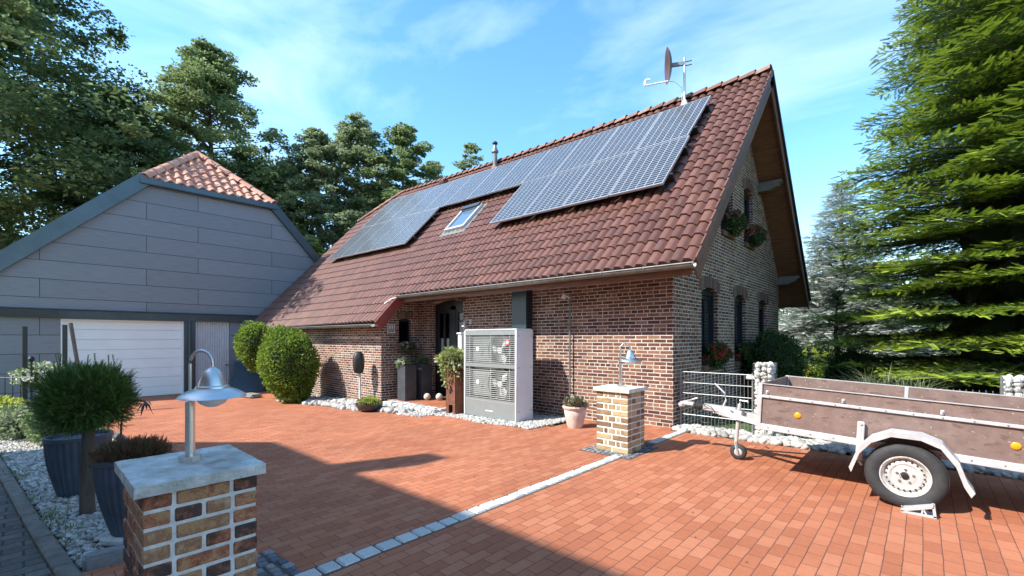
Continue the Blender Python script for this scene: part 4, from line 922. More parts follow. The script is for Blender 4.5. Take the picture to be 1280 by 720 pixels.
MB().lathe([(.024, .03), (.024, .335), (.0, .337)], (0,0,0), 20).build('post', M['steel'], lp, world=False, auto=40)
A = []; D = .135
A.append(Vector((0,0,.33))); A.append(Vector((0,0,.55)))
for k in range(1, 11): a = PI-PI*k/10; A.append(ax*(D/2+D/2*math.cos(a))+Vector((0,0,.55+.075*math.sin(a))))
A.append(ax*D+Vector((0,0,.52)))
MB().tube(A, .0085, 10).build('neck', M['steel'], lp, world=False, auto=50)
c = ax*D+Vector((0,0,.38))
MB().lathe([(.0, .155), (.018, .15), (.042, .128), (.062, .08), (.070, .05), (.082, .045), (.084, .035), (.12, .022), (.158, -.002), (.168, -.016), (.164, -.016), (.12, .008), (0, .02)], c, 40).build('lamp_shade', M['steel'], lp, world=False, auto=35)
MB().lathe([(.088, .0), (.085, -.02), (.06, -.052), (.025, -.07), (0, -.074)], c, 28).build('globe', M['globe'], lp, world=False, auto=60)
dup(lp, (-3.22, 5.83, .905), 'steel gooseneck lamp on the pale pillar by the house corner')

# ------------------------------------------------------------------ garage
GU = -21.05
gar = thing('garage', 'garage clad in grey boards with a half hipped orange tiled gable top', 'garage', (-25, 5.2, -.53))
GV0, GV1 = -2.6, 12.0
S0 = [(GV0, g(GU)-.3), (GV1, g(GU)-.3), (GV1, 2.35), (7.28, 7.35), (3.07, 7.28), (GV0, 1.75)]
gd = (.83, 4.18, -.60, 2.25); sd = (4.57, 5.75, -.60, 2.27)
w = holed([(GV0, -.9), (GV1, -.9), (GV1, 2.25), (7.3, 7.40), (3.05, 7.32), (GV0, 1.7)], [[(gd[0], -.6), (gd[1], -.6), (gd[1], gd[3]), (gd[0], gd[3])], [(sd[0], -.6), (sd[1], -.6), (sd[1], sd[3]), (sd[0], sd[3])]], 'x', GU, .12, -1)
w.build('wall', M['clad'], gar, loc=(GU, .35, -.12))
ob = MB(); ob.add([(GU,GV0,-.9),(-31,GV0,-.9),(-31,GV0,1.7),(GU,GV0,1.7)],[(0,1,2,3)]).add([(GU,GV1,-.9),(-31,GV1,-.9),(-31,GV1,2.3),(GU,GV1,2.3)],[(0,1,2,3)]).add([(-31,GV0,-.9),(-31,GV1,-.9),(-31,GV1,2.3),(-31,5.2,9.4),(-31,GV0,1.7)],[(0,1,2,3,4)]).add([(GU-1,GV0,-.53),(-31,GV0,-.53),(-31,GV1,-.53),(GU-1,GV1,-.53)],[(0,1,2,3)])
ob.build('outer_wall', M['brick_slab'] if False else M['plaster'], gar)
# sectional door
dm = MB(); n = 8; H = (gd[3]+.55)/n
for i in range(n): dm.box((GU-.12, gd[0]+.01, -.55+i*H+.008), (GU-.07, gd[1]-.01, -.55+(i+1)*H), bev=.006)
dm.box((GU-.13, gd[0], -.6), (GU-.115, gd[1], gd[3]))
gdr = dm.build('garage_door', M['white'], gar); MB().box((GU-.07, 2.40, .22), (GU-.03, 2.62, .26), bev=.006).build('door_handle', M['blackp'], gdr)
MB().box((GU-.06, gd[0]-.0, -.6), (GU-.005, gd[0]+.05, gd[3])).box((GU-.06, gd[1]-.05, -.6), (GU-.005, gd[1], gd[3])).box((GU-.06, gd[0]+.05, gd[3]-.05), (GU-.005, gd[1]-.05, gd[3])).build('door_surround', M['white'], gar)
MB().box((GU-.075, gd[0]+.02, -.60), (GU-.06, gd[1]-.02, -.53)).build('door_seal', M['blackp'], gdr)
sm = MB(); n = 14; W_ = (sd[1]-sd[0])/n
for i in range(n): a = sd[0]+i*W_; sm.add([(GU-.10,a,-.55),(GU-.075,a+W_*.25,-.55),(GU-.075,a+W_*.75,-.55),(GU-.10,a+W_,-.55),(GU-.10,a,sd[3]),(GU-.075,a+W_*.25,sd[3]),(GU-.075,a+W_*.75,sd[3]),(GU-.10,a+W_,sd[3])],[(0,1,5,4),(1,2,6,5),(2,3,7,6)])
sd_ = sm.build('side_door', M['ribwhite'], gar); 
MB().box((GU-.02, sd[1]-.16, .5), (GU-.075, sd[1]-.04, .53)).build('door_handle', M['blackp'], sd_)
MB().box((GU, -2.6, 2.28), (GU+.12, .78, 2.54)).build('fascia', M['antframe'], gar); MB().box((GU, .78, 2.27), (GU+.10, 12, 2.52)).build('fascia', mat('dark_trim', (.045, .06, .07), .4, metal=.3, var=.4, nscale=1.5), gar)  # left length darker: a dark reflection put into its colour
MB().box((GU, -2.6, 2.56), (GU+.14, 12, 2.585)).build('fascia_flashing', M['antpanel'], gar)
MB().box((GU, 4.2, -.55), (GU+.04, 4.55, 2.27)).build('middle_post', M['antpanel'], gar)
MB().tube([(GU+.1, 4.36, 2.3), (GU+.1, 4.36, -.5)], .05, 10).build('downpipe', M['antpanel'], gar, auto=40)
MB().box((GU+.0, 6.0, -.6), (GU+.15, 8.5, -.05)).build('dark_plinth', M['blackp'], gar)
# verge flashings
vg = MB(); vg.beam((GU+.06, 3.12, 7.55), (GU+.06, -2.9, 1.6), .16, .46, up=(0, -1, 1)); vg.build('verge_flashing', M['greencap'], gar)
vg = MB(); vg.beam((GU+.06, 7.2, 7.6), (GU+.06, 12.2, 2.2), .16, .34, up=(0, 1, 1)); vg.build('verge_flashing', M['antpanel'], gar)
vg = MB(); vg.box((GU-.02, 2.85, 7.24), (GU+.22, 7.5, 7.46), bev=.02); vg.build('hip_gutter', M['greencap'], gar)
# main roof planes and tiled half hip
ap = Vector((-23.7, 5.2, 9.75)); rr = MB()
rr.add([(GU-.02, 3.0, 7.5), ap, (-31, 5.2, 9.75), (-31, -2.9, 1.7), (GU-.02, -2.9, 1.7)], [(0,1,2,3,4)]); rr.add([(GU-.02, 7.4, 7.5), (GU-.02, 12.2, 2.3), (-31, 12.2, 2.3), (-31, 5.2, 9.75), ap], [(0,1,2,3,4)])
rr.build('roof', M['orange_tile'], gar)
ht = []; hf = []; o = 0; nr_ = 7
A0 = Vector((GU+.12, 2.95, 7.47)); A1 = Vector((GU+.12, 7.42, 7.47)); slope = ap-(A0+A1)/2; nn = Vector((slope.z, 0, -slope.x)).normalized()
if nn.z < 0: nn = -nn
nc = 13
for k in range(nr_):
    t0, t1 = k/nr_, min(1, (k+1.04)/nr_)
    for i in range(nc):
        ya, yb = 2.95+4.47*i/nc, 2.95+4.47*(i+1)/nc
        lo0, hi0 = 2.95+(5.2-2.95)*t0, 7.42-(7.42-5.2)*t0
        if yb < lo0 or ya > hi0: continue
        pts = []
        for (t, lift) in ((t1, 0), (t0, .06), (t0, -.01)):
            lo, hi = 2.95+(5.2-2.95)*t, 7.42-(7.42-5.2)*t
            for j in range(9):
                y = min(max(ya+(yb-ya)*j/8, lo), hi); x = A0.x+slope.x*t; z = A0.z+slope.z*t
                q = Vector((x, y, z))+nn*(lift+.055*math.sin(2*PI*j/8-.5)); pts.append(tuple(q))
        ht += pts
        for r in range(2):
            for j in range(8): p = o+r*9+j; hf.append((p, p+1, p+10, p+9))
        o += len(pts)
hh = npmesh('hip_tiles', ht, hf, M['orange_tile'], parent=gar, smooth=True); hh.data.set_sharp_from_angle(angle=math.radians(50))
rt = MB()
for s, e in ((A0, ap), (A1, ap)):
    n = 7
    for i in range(n): halftile(Vector(s).lerp(Vector(e), i/n)+nn*.05, Vector(s).lerp(Vector(e), (i+1.06)/n)+nn*.05, .17)
rt.build('hip_ridge', M['orange_tile'], gar, auto=50)

# ------------------------------------------------------------------ trailer
tr = thing('box_trailer', 'single axle box trailer with weathered brown plywood sides and galvanised frame', 'trailer', (-1.46, 5.80, 0), rot=(0, .047, 0))
L, Wd, zb, zt = 2.72, 1.42, .575, 1.075
def tb(name, m, f, auto=None, parent=None):
    mb = MB(); f(mb); return mb.build(name, m, parent or tr, world=False, auto=auto)
tb('side_board', M['plywood'], lambda b: b.box((.02, .006, zb+.04), (L-.02, .024, zt-.155)))
tb('side_board', M['plywood'], lambda b: b.box((.02, .006, zt-.125), (L-.02, .024, zt)))
tb('side_board', M['plywood'], lambda b: b.box((.02, Wd-.024, zb+.04), (L-.02, Wd-.006, zt)))
tb('front_board', M['plywood'], lambda b: b.box((.006, .03, zb+.04), (.024, Wd-.03, zt)))
tb('tailgate', M['plywood'], lambda b: b.box((L-.024, .03, zb+.04), (L-.006, Wd-.03, zt)))
def riv(b):
    for i in range(13):
        x = .12+i*.205
        for z_ in (zb+.005, zt-.14):
            if not (.90 < x < 1.02 and z_ < .7): b.lathe([(.007, 0), (.006, -.004), (0, -.005)], (x, -.0165 if z_ > .7 else -.0125, z_), 8, axis='y')
_rv = MB(); riv(_rv)
tb('load_floor', M['plywood'], lambda b: b.box((.02, .02, zb+.02), (L-.02, Wd-.02, zb+.045)))
def frame(b):
    for y in (-.012, Wd-.02):
        b.box((0, y, zb-.03), (L, y+.032, zb+.04), bev=.004); b.box((.04, y-.004 if y < 0 else y+.004, zt-.155), (L, y+.028, zt-.125), bev=.003)
        b.box((0, y+.004, zt+.0), (L, y+.026, zt+.008))
    b.box((0, .03, zb-.03), (.04, Wd-.03, zb+.04)); b.box((L-.04, .03, zb-.03), (L, Wd-.03, zb+.04))
    for x in (.9, 1.8): b.box((x, .03, zb-.03), (x+.05, Wd-.03, zb+.015))
tfr = tb('frame', M['galv'], frame); _r = _rv.build('rivets', M['zinc'], tfr, world=False); tag(_r, kind='stuff')
for x, y in ((-.004, -.014), (-.004, Wd-.03), (L-.04, -.014), (L-.04, Wd-.03)): tb('corner_post', M['galv'], lambda b: b.box((x, y, zb-.04), (x+.044, y+.044, zt+.01), bev=.003))
for x in (1.25,): tb('stake', M['galv'], lambda b: b.box((x, Wd-.03, zt-.13), (x+.035, Wd-.0245, zt+.004)))
for i, x in enumerate((.09, .80, 1.55, 2.25)):
    def hook(b, x=x): b.box((x-.014, -.004, zt-.115), (x+.014, .004, zt-.07), bev=.003); b.tube([(x, -.004, zt-.08), (x, -.022, zt-.09), (x, -.012, zt-.11)], .006, 6)
    tb('tarp_hook', M['galv'], hook)
for x in (.40, 2.02):
    o_ = tb('reflector', M['orange'], lambda b: b.lathe([(.032, .006), (.032, -.006), (.024, -.012), (0, -.013)], (x, .004, zb+.19), 20, axis='y'), auto=40)
# drawbar, coupling, brake lever
def drawbar(b):
    c = .72
    b.beam((.9, c-.0, zb-.07), (-.72, c, zb-.005), .08, .085, bev=.004); b.beam((.02, c-.34, zb-.04), (-.62, c-.05, zb-.02), .05, .06); b.beam((.02, c+.34, zb-.04), (-.62, c+.05, zb-.02), .05, .06)
tb('drawbar', M['galv'], drawbar)
tb('brake_housing', M['galv'], lambda b: (b.box((-.86, .67, zb-.03), (-.42, .77, zb+.065), bev=.015), b.box((-.60, .66, zb-.08), (-.40, .78, zb-.02), bev=.01)))
def bel(b):
    pr = []
    for i in range(9): pr += [(.052 if i % 2 else .040, -.86-i*.016)]
    b.lathe([(r, x) for r, x in pr], (0, .72, zb+.02), 18, axis='x')
tb('bellows', M['rubber'], bel, auto=70)
tb('coupling', M['galv'], lambda b: (b.box((-1.17, .675, zb-.0), (-.98, .765, zb+.065), bev=.018), b.box((-1.21, .66, zb-.03), (-1.12, .78, zb+.05), bev=.022)), auto=40)
tb('coupling_handle', M['galv'], lambda b: (b.beam((-1.15, .72, zb+.055), (-1.0, .72, zb+.105), .035, .014), b.tube([(-1.02, .72, zb+.10), (-.95, .72, zb+.13)], .012, 8)))
tb('brake_lever', M['galv'], lambda b: b.tube([(-.62, .76, zb+.04), (-.58, .76, zb+.14), (-.60, .76, zb+.24), (-.74, .76, zb+.36)], .012, 8))
tb('jockey_tube', M['galv'], lambda b: (b.tube([(-.38, .60, .19), (-.36, .60, zb+.14)], .024, 12), b.tube([(-.36, .60, zb+.14), (-.36, .60, zb+.19), (-.26, .60, zb+.19), (-.26, .60, zb+.17)], .010, 8), b.box((-.42, .57, zb-.03), (-.32, .70, zb+.05), bev=.01)))
tb('jockey_fork', M['galv'], lambda b: (b.beam((-.38, .57, .22), (-.345, .545, .085), .03, .012), b.beam((-.38, .63, .22), (-.345, .655, .085), .03, .012), b.tube([(-.345, .54, .085), (-.345, .66, .085)], .01, 8)))
jw = tb('jockey_wheel', M['rubber'], lambda b: b.lathe([(.055, -.035), (.085, -.036), (.10, -.02), (.102, 0), (.10, .02), (.085, .036), (.055, .035), (.055, -.035)], (-.345, .60, .085), 28, axis='y'), auto=50)
tb('wheel_hub', M['galv'], lambda b: b.lathe([(.055, -.02), (.045, -.028), (.02, -.03), (.02, .03), (.045, .028), (.055, .02), (.055, -.02)], (-.345, .60, .085), 20, axis='y'), auto=50, parent=jw)
def cab(b):
    p = [(-.86, .70, zb+.02)]
    for k in range(13): a = 2*PI*k/12; p.append((-.80+.13*math.cos(a+PI/2), .62, zb-.06+.13*math.sin(a+PI/2)))
    b.tube(p, .005, 6); p = []
    for k in range(13): a = 2*PI*k/12; p.append((-.55+.11*math.cos(a+PI/2), .60, zb-.24+.10*math.sin(a+PI/2)))
    b.tube(p, .004, 6); b.tube([(-.6, .68, zb), (-.63, .62, zb-.1), (-.55, .60, zb-.14)], .005, 6); b.tube([(-.5, .68, zb+.03), (-.2, .5, zb-.09), (.05, .4, zb-.03)], .006, 6)
tb('cable', M['blackp'], cab, auto=50)
tb('prop_stand', M['galv'], lambda b: (b.box((.93, -.05, .40), (.99, -.015, .80), bev=.008), b.tube([(.96, -.05, .78), (.96, -.065, .78)], .012, 8), b.beam((.96, -.03, .40), (.985, -.03, .36), .05, .02), b.box((.955, -.056, .46), (.965, -.05, .74))))
# wheel
wx, wy, wz, wr = 1.32, -.235, .305+.062, .303
def tyre(b): 
    pr = [(.185, -.075), (.20, -.088), (.24, -.095), (.275, -.088), (.293, -.07), (.300, -.058)]
    for y in (-.05, -.02, .02, .05): pr += [(.303, y-.008), (.303, y+.008), (.296, y+.009), (.296, y+.012)]
    pr += [(.300, .062), (.293, .07), (.275, .088), (.24, .095), (.20, .088), (.185, .075), (.185, -.075)]
    b.lathe(pr, (wx, wy+.1, wz), 64, axis='y')
for side_ in (0, 1):
    yy = wy+.1 if side_ == 0 else Wd+.13
    def ty(b, yy=yy):
        t = MB(); tyre(t); b.add([(v[0], v[1]-(wy+.1)+yy, v[2]) for v in t.v], t.f)
    wh = tb('wheel', M['rubber'], ty, auto=35)
    s = 1 if side_ == 0 else -1
    def rim(b, yy=yy, s=s):
        b.lathe([(.188, -.080*s), (.188, -.086*s), (.178, -.086*s), (.170, -.060*s), (.158, -.050*s), (.150, -.035*s), (.140, -.050*s), (.118, -.062*s), (.095, -.052*s), (.075, -.060*s), (.040, -.064*s), (.034, -.055*s), (.0, -.055*s)], (wx, yy, wz), 48, axis='y', cap=False)
        b.lathe([(.188, .08*s), (.15, .06*s), (.14, -.02*s)], (wx, yy, wz), 32, axis='y', cap=False)
    tb('rim', M['rim'], rim, auto=30, parent=wh)
    for k in range(20):
        a = k*2*PI/20; c = (wx+.139*math.cos(a), yy-.053*s, wz+.139*math.sin(a))
        tb('rim_slot', M['blackp'], lambda b: b.lathe([(.0085, -.002*s), (.008, -.006*s), (0, -.006*s)], c, 8, axis='y'), parent=wh)
    tb('hub_cap', M['blackp'], lambda b: b.lathe([(.030, -.056*s), (.028, -.072*s), (.02, -.0745*s), (0, -.0745*s)], (wx, yy, wz), 20, axis='y'), auto=30, parent=wh)
    for k in range(5):
        a = k*2*PI/5+.3; c = (wx+.062*math.cos(a), yy-.058*s, wz+.062*math.sin(a))
        tb('wheel_bolt', M['zinc'], lambda b: b.lathe([(.012, 0), (.012, -.012*s), (.008, -.016*s), (0, -.016*s)], c, 6, axis='y'), parent=wh)
    def fend(b, yy=yy):
        A = [(-.42, .0), (-.36, .20), (-.27, .32), (-.12, .405), (.10, .41), (.24, .36), (.35, .22), (.41, .06), (.46, -.02)]
        y0_, y1_ = yy-.13, yy+.115; n = len(A)
        out = [(wx+a, y, wz+c) for y in (y0_, y1_) for a, c in A]; inn = [(wx+a*.985, y, wz+c-.012) for y in (y0_+.004, y1_) for a, c in A]
        lip = [(wx+a*.95, y0_, wz+c-.045) for a, c in A]
        vs = out+inn+lip; fs = []
        for i in range(n-1): fs += [(i, i+1, n+i+1, n+i), (2*n+i, 3*n+i, 3*n+i+1, 2*n+i+1), (i, 4*n+i, 4*n+i+1, i+1)]
        b.add(vs, fs)
    if side_ == 1:
        f2 = fend; 
    tb('mudguard', M['fan'] if False else M['galv'], fend, auto=25)
tb('axle', M['zinc'], lambda b: b.tube([(wx, wy+.12, wz), (wx, Wd+.1, wz)], .028, 10))
tb('tail_lamp', M['red'], lambda b: (b.box((L+.0, .05, zb-.06), (L+.05, .25, zb+.02), bev=.008), b.box((L, Wd-.25, zb-.06), (L+.05, Wd-.05, zb+.02), bev=.008)))
# wheel chock
ck = thing('wheel_chock', 'white openwork plastic chock wedged under the trailer wheel', 'wheel chock', (-.03, 5.53, 0), rot=(0, 0, .0))
m_ = MB()
for y in (-.07, .055):
    m_.beam((-.12, y, .012), (.12, y, .012), .015, .02); m_.beam((.11, y, .01), (.10, y, .10), .015, .02); m_.beam((-.12, y, .02), (.10, y, .10), .015, .02)
    m_.beam((.02, y, .01), (.03, y, .07), .012, .012); m_.beam((.06, y, .01), (.03, y, .07), .012, .012)
m_.box((-.1, -.062, .004), (.11, .047, .012)); m_.beam((-.1, -.008, .03), (.10, -.008, .098), .11, .008)
m_.build('wedge', M['galv'], ck, world=False)

# ------------------------------------------------------------------ gabions, gate, fence
def gabion(label, x, y, wx_, wy_, h, z=0):
    r = thing('gabion_post', label, 'gabion', (x, y, z), group='stone filled gabion posts')
    P = []; 
    nx = max(2, int(wx_/.075)); ny = max(2, int(wy_/.075)); nz = int(h/.062)
    for i in range(nx):
        for j in range(ny):
            if 0 < i < nx-1 and 0 < j < ny-1: continue
            for k in range(nz): P.append((x-wx_/2+(i+.5)*wx_/nx, y-wy_/2+(j+.5)*wy_/ny, z+(k+.5)*h/nz))
    P = np.array(P)+RN.normal(0, .006, (len(P), 3)); Vs = []; Fs = []; o = 0
    for i in range(6):
        q = P[i::6]; V, F = scatter(*ROCKS[i], q, randrot(len(q)), RN.uniform(.042, .056, len(q))); Vs.append(V); Fs.append(F+o); o += len(V)
    npmesh('stone_fill', np.concatenate(Vs), np.concatenate(Fs), M['gabion'], parent=r, smooth=False)
    MB().box((x-wx_/2+.07, y-wy_/2+.07, z), (x+wx_/2-.07, y+wy_/2-.07, z+h-.04)).build('stone_core', M['darkpebble'], r)
    m = MB(); a, b, c, d = x-wx_/2-.01, x+wx_/2+.01, y-wy_/2-.01, y+wy_/2+.01
    k = 0
    while k*.1 <= h+.001:
        zz = z+k*.1; m.tube([(a,c,zz),(b,c,zz)], .003, 4); m.tube([(b,c,zz),(b,d,zz)], .003, 4); m.tube([(b,d,zz),(a,d,zz)], .003, 4); m.tube([(a,d,zz),(a,c,zz)], .003, 4); k += 1
    n = max(2, int(wx_/.06))
    for i in range(n+1):
        xx = a+(b-a)*i/n; m.tube([(xx,c,z),(xx,c,z+h)], .003, 4); m.tube([(xx,d,z),(xx,d,z+h)], .003, 4)
    for i in range(n+1):
        yy = c+(d-c)*i/n; m.tube([(a,yy,z),(a,yy,z+h)], .003, 4); m.tube([(b,yy,z),(b,yy,z+h)], .003, 4)
    m.build('wire_cage', M['wire'], r)
gabion('gabion post of white stones between the wire gate and the trailer', -1.88, 8.1, .26, .26, 1.2)
gabion('gabion post of white stones behind the rear of the trailer', .92, 8.1, .40, .26, 1.14)
gabion('gabion post of white stones in the left garden under white flowers', -16.2, .35, .26, .26, .85, g(-16.2))
def meshpanel(name, label, cat, x0, x1, y, h, z0=.05):
    r = thing(name, label, cat, ((x0+x1)/2, y, 0)); m = MB(); x = x0
    while x <= x1+.001: m.tube([(x,y,z0),(x,y,h)], .0042, 4); x += .058
    m.build('upright_wires', M['wire'], r); m = MB(); z = z0
    while z <= h+.001:
        m.tube([(x0,y-.006,z),(x1,y-.006,z)], .005, 5); m.tube([(x0,y+.006,z),(x1,y+.006,z)], .005, 5); z += .19
    m.build('cross_wires', M['wire'], r); return r
gt = meshpanel('wire_gate', 'low wire mesh gate between house wall and gabion post', 'gate', -3.22, -2.06, 8.05, 1.0)
MB().tube([(-3.24,8.05,.03),(-3.24,8.05,1.03)], .014, 8).tube([(-2.05,8.05,.03),(-2.05,8.05,1.03)], .014, 8).tube([(-3.24,8.05,1.0),(-2.05,8.05,1.0)], .008, 8).build('gate_frame', M['wire'], gt)
MB().box((-2.14,8.0,.93),(-2.0,8.06,.99), bev=.01).build('latch', M['galv'], gt)
meshpanel('wire_fence', 'low wire mesh fence between the two gabion posts behind the trailer', 'fence', -1.74, .68, 8.1, .95)

# ------------------------------------------------------------------ left garden
yw = thing('yew_standard', 'round clipped yew on a straight stem behind the foreground pillar', 'tree', (-5.98, .42, g(-5.98)))
MB().tube([(-5.98, .42, g(-5.98)-.02), (-5.97, .415, .3), (-5.985, .43, .75), (-5.98, .42, 1.0)], .05, 12, radii=[.062, .052, .048, .035]).build('trunk', M['bark'], yw, auto=60)
def needle_twig(n=12, L=1.0, w=.045, nl=.22):
    vs = []; fs = []
    for i in range(n):
        t = (i+.3)/n
        for s in (-1, 1):
            a = np.array([L*t, 0, 0]); tip = a+np.array([nl*.62, s*nl*.8*(1-.5*t), .03]); o = len(vs)
            vs += [tuple(a-np.array([w*.5,0,0])), tuple(a+np.array([w*.5,0,0])), tuple(tip)]; fs.append((o, o+1, o+2))
    o = len(vs); vs += [(0,.02,0),(0,-.02,0),(L*1.08,0,.01)]; fs.append((o,o+1,o+2))
    return np.array(vs), np.array(fs)
TW1 = needle_twig(9, 1.0, .10, .24)
def sprigs(c, rad, n, size, up=.35, inner=.55):
    P = RN.normal(size=(n, 3)); P /= np.linalg.norm(P, axis=1)[:, None]
    bumps = 1+.13*np.sin(P@np.array([5, 3, 4])+1)+.10*np.sin(P@np.array([-9, 7, 8]))+.10*np.sin(P@np.array([13, 15, -11]))
    Q = P*(RN.uniform(inner, 1, n)**.6*bumps)[:, None]*np.array(rad)+np.array(c)
    d = P+RN.normal(0, .45, P.shape)+np.array([0, 0, up]); R = frame_from(d, roll=RN.uniform(-1, 1, n)); return scatter(*TW1, Q, R, RN.uniform(.6, 1.3, n)*size)
V1, F1 = sprigs((-5.98, .42, 1.02), (.32, .34, .30), 15000, .060, up=.5, inner=.4)
npmesh('foliage', V1, F1, M['yew'], parent=yw)
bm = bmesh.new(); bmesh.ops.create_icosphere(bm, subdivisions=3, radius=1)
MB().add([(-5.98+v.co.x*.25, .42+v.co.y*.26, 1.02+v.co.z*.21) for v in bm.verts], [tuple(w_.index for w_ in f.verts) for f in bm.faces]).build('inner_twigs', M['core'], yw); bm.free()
for k in range(8):
    a = random.uniform(0, 6.28); p = Vector((-5.98+.2*math.cos(a), .42+.22*math.sin(a), 1.26)); q = p+Vector((random.uniform(-.04,.04), random.uniform(-.04,.04), random.uniform(.12,.20)))
    m_ = MB().tube([p, q], .0035, 4)
    for i in range(5): c = p.lerp(q, .4+.12*i); m_.add([c, c+Vector((.03,.01,.03)), c+Vector((0,0,.012)), c+Vector((-.03,.01,.03))], [(0,1,2),(0,2,3)])
    m_.build('long_shoot', M['yew'], yw)
def ribpot(label, x, y, z, rt_, rb_, h):
    r = thing('ribbed_planter', label, 'planter', (x, y, z), group='ribbed blue grey planters')
    pr = [(rb_*.92, 0), (rb_, .01)]
    for i in range(1, 9): t = i/8; pr.append((rb_+(rt_-rb_)*math.sin(t*PI/2)**1.0, .01+(h-.05)*t))
    MB().lathe(pr, (x, y, z), 168, ribs=28, amp=.018).build('ribbed_body', M['blueplanter'], r, auto=80)
    MB().lathe([(rt_*1.0, h-.045), (rt_*1.045, h-.04), (rt_*1.045, h), (rt_*.95, h), (rt_*.93, h-.05), (0, h-.05)], (x, y, z), 48).build('rim', M['blueplanter'], r, auto=40)
    return r
ribpot('ribbed blue grey planter half hidden behind the yew stem', -6.95, .42, g(-6.95), .275, .17, .66)
ribpot('ribbed blue grey planter right behind the foreground pillar', -4.76, .60, g(-4.76), .235, .13, .62)
tag(MB().lathe([(0, 0), (.2, 0), (.2, .03), (0, .03)], (-4.76, .60, .0), 30).build('stone_saucer', M['concrete'], auto=40, loc=(-4.76, .60, .0)), 'round stone slab under the nearer ribbed planter', 'slab')
for o_ in COL.objects:
    if o_.name.startswith('ribbed_planter') and abs(o_.location.x+4.76) < .01: o_.location.z = .03
hb = plant('potted_heather', 'reddish green low shrub growing in the nearer ribbed planter', 'plant', (-4.76, .60, .655), (.22, .22, .07), 300, .03, M['heather'], core=True)
V1, F1 = sprigs((-4.76, .60, .665), (.235, .235, .085), 2600, .05, up=.9); npmesh('sprigs', V1, F1, M['heather'], parent=hb)
# curved rusty garden stake with a leafy head
gsx = thing('garden_stake', 'curved rusty metal stake with drooping leaf head between the ribbed planters', 'ornament', (-5.85, .66, -.12))
pts = [Vector((-4.95, .74, -.12)), Vector((-4.95, .74, .56)), Vector((-4.96, .745, .74)), Vector((-5.0, .76, .84)), Vector((-4.98, .80, .93)), Vector((-4.90, .86, .985)), Vector((-4.82, .91, .97))]; pts = [p+Vector((-.90, -.09, 0)) for p in pts]
MB().tube(pts, .009, 8).build('stem', M['corten'], gsx, auto=60)
m_ = MB(); c = pts[-1]
for k in range(9):
    a = k*.7; d = Vector((math.cos(a)*.07, math.sin(a)*.07, -.05-.05*(k % 3))); n_ = Vector((-d.y, d.x, 0)).normalized()*.014
    m_.add([c, c+d*.5+n_+Vector((0,0,.02)), c+d, c+d*.5-n_+Vector((0,0,.02))], [(0,1,2,3)])
m_.build('leaf_head', mat('dark_metal_leaf', (.05, .045, .03), .6, var=.4), gsx)
MB().lathe([(0,-.028),(.02,-.02),(.028,0),(.02,.02),(0,.028)], (-5.80, .63, .62), 12).build('rusty_ball', M['corten'], gsx, auto=60)
# posts, plank, shrubs on the left
for (x, y, h, w_, l) in ((-15.2, .02, 1.86, .085, 'dark square post standing free before the left garage wall'), (-17.0, .75, 1.95, .10, 'dark post beside the left edge of the garage door')):
    z = g(x); r = thing('garden_post', l, 'post', (x, y, z), group='dark garden posts')
    MB().box((x-w_/2, y-w_/2, z), (x+w_/2, y+w_/2, h), bev=.006).build('shaft', M['antframe'], r); MB().box((x-w_/2-.008, y-w_/2-.008, h), (x+w_/2+.008, y+w_/2+.008, h+.015)).build('cap', M['antpanel'], r)
tag(MB().beam((-17.0, .86, 2.02), (-16.8, 1.15, g(-17)), .10, .04).build('leaning_plank', M['wood'], loc=(-16.9, 1, g(-17))), 'weathered grey plank leaning on the dark post', 'plank')
ga = thing('garden_gate', 'low dark iron gate with a padlock at the left picture edge', 'gate', (-15.6, -.35, g(-15.6)))
m_ = MB()
for k in range(7): x = -15.25-k*.13; m_.tube([(x, -.05-k*.12, g(x)), (x, -.05-k*.12, .75)], .010, 6)
for z in (.0, .70): m_.tube([(-15.25, -.05, z), (-16.03, -.77, z)], .013, 6)
m_.build('bars', M['antframe'], ga); MB().box((-15.32, -.12, .55), (-15.24, -.04, .68), bev=.01).build('padlock', M['steel'], ga)
tag(MB().beam((-14.9, .12, g(-15)), (-14.9, .12, 1.05), .035, .035).lathe([(0,1.05),(.05,1.08),(.06,1.14),(.03,1.19),(0,1.2)], (-14.9,.12,0), 10).build('thin_stake', M['antframe'], loc=(-14.9, .12, -.3)), 'thin dark stake with a knob beside the garden post', 'stake')
plant('hydrangea', 'pale white flowering hydrangea over the left gabion', 'shrub', (-15.5, .30, .72), (.60, .42, .26), 1500, .08, M['leaf_mid'], petals=[(M['petal_white'], 55, .06)])
plant('yellow_shrub', 'bright yellow green shrub at the left picture edge', 'shrub', (-14.2, -.35, .02), (.9, .5, .32), 2600, .07, M['leaf_yellow'])
plant('dark_shrub', 'low dark spreading shrub at the end of the gravel bed', 'shrub', (-11.6, .42, .05), (1.0, .42, .32), 3200, .07, M['leaf_dark'])
plant('dark_shrub', 'grey green creeping shrub left of the gravel bed end', 'shrub', (-12.8, .0, .0), (.8, .5, .28), 1800, .07, M['leaf_silver'])
tag(MB().beam((-10.6, 1.12, g(-10.6)+.06), (-7.6, 1.14, g(-7.6)+.06), .05, .2).build('timber_edging', M['wood'], loc=(-9, 1.13, -.1)), 'weathered timber board edging the gravel bed', 'edging board')
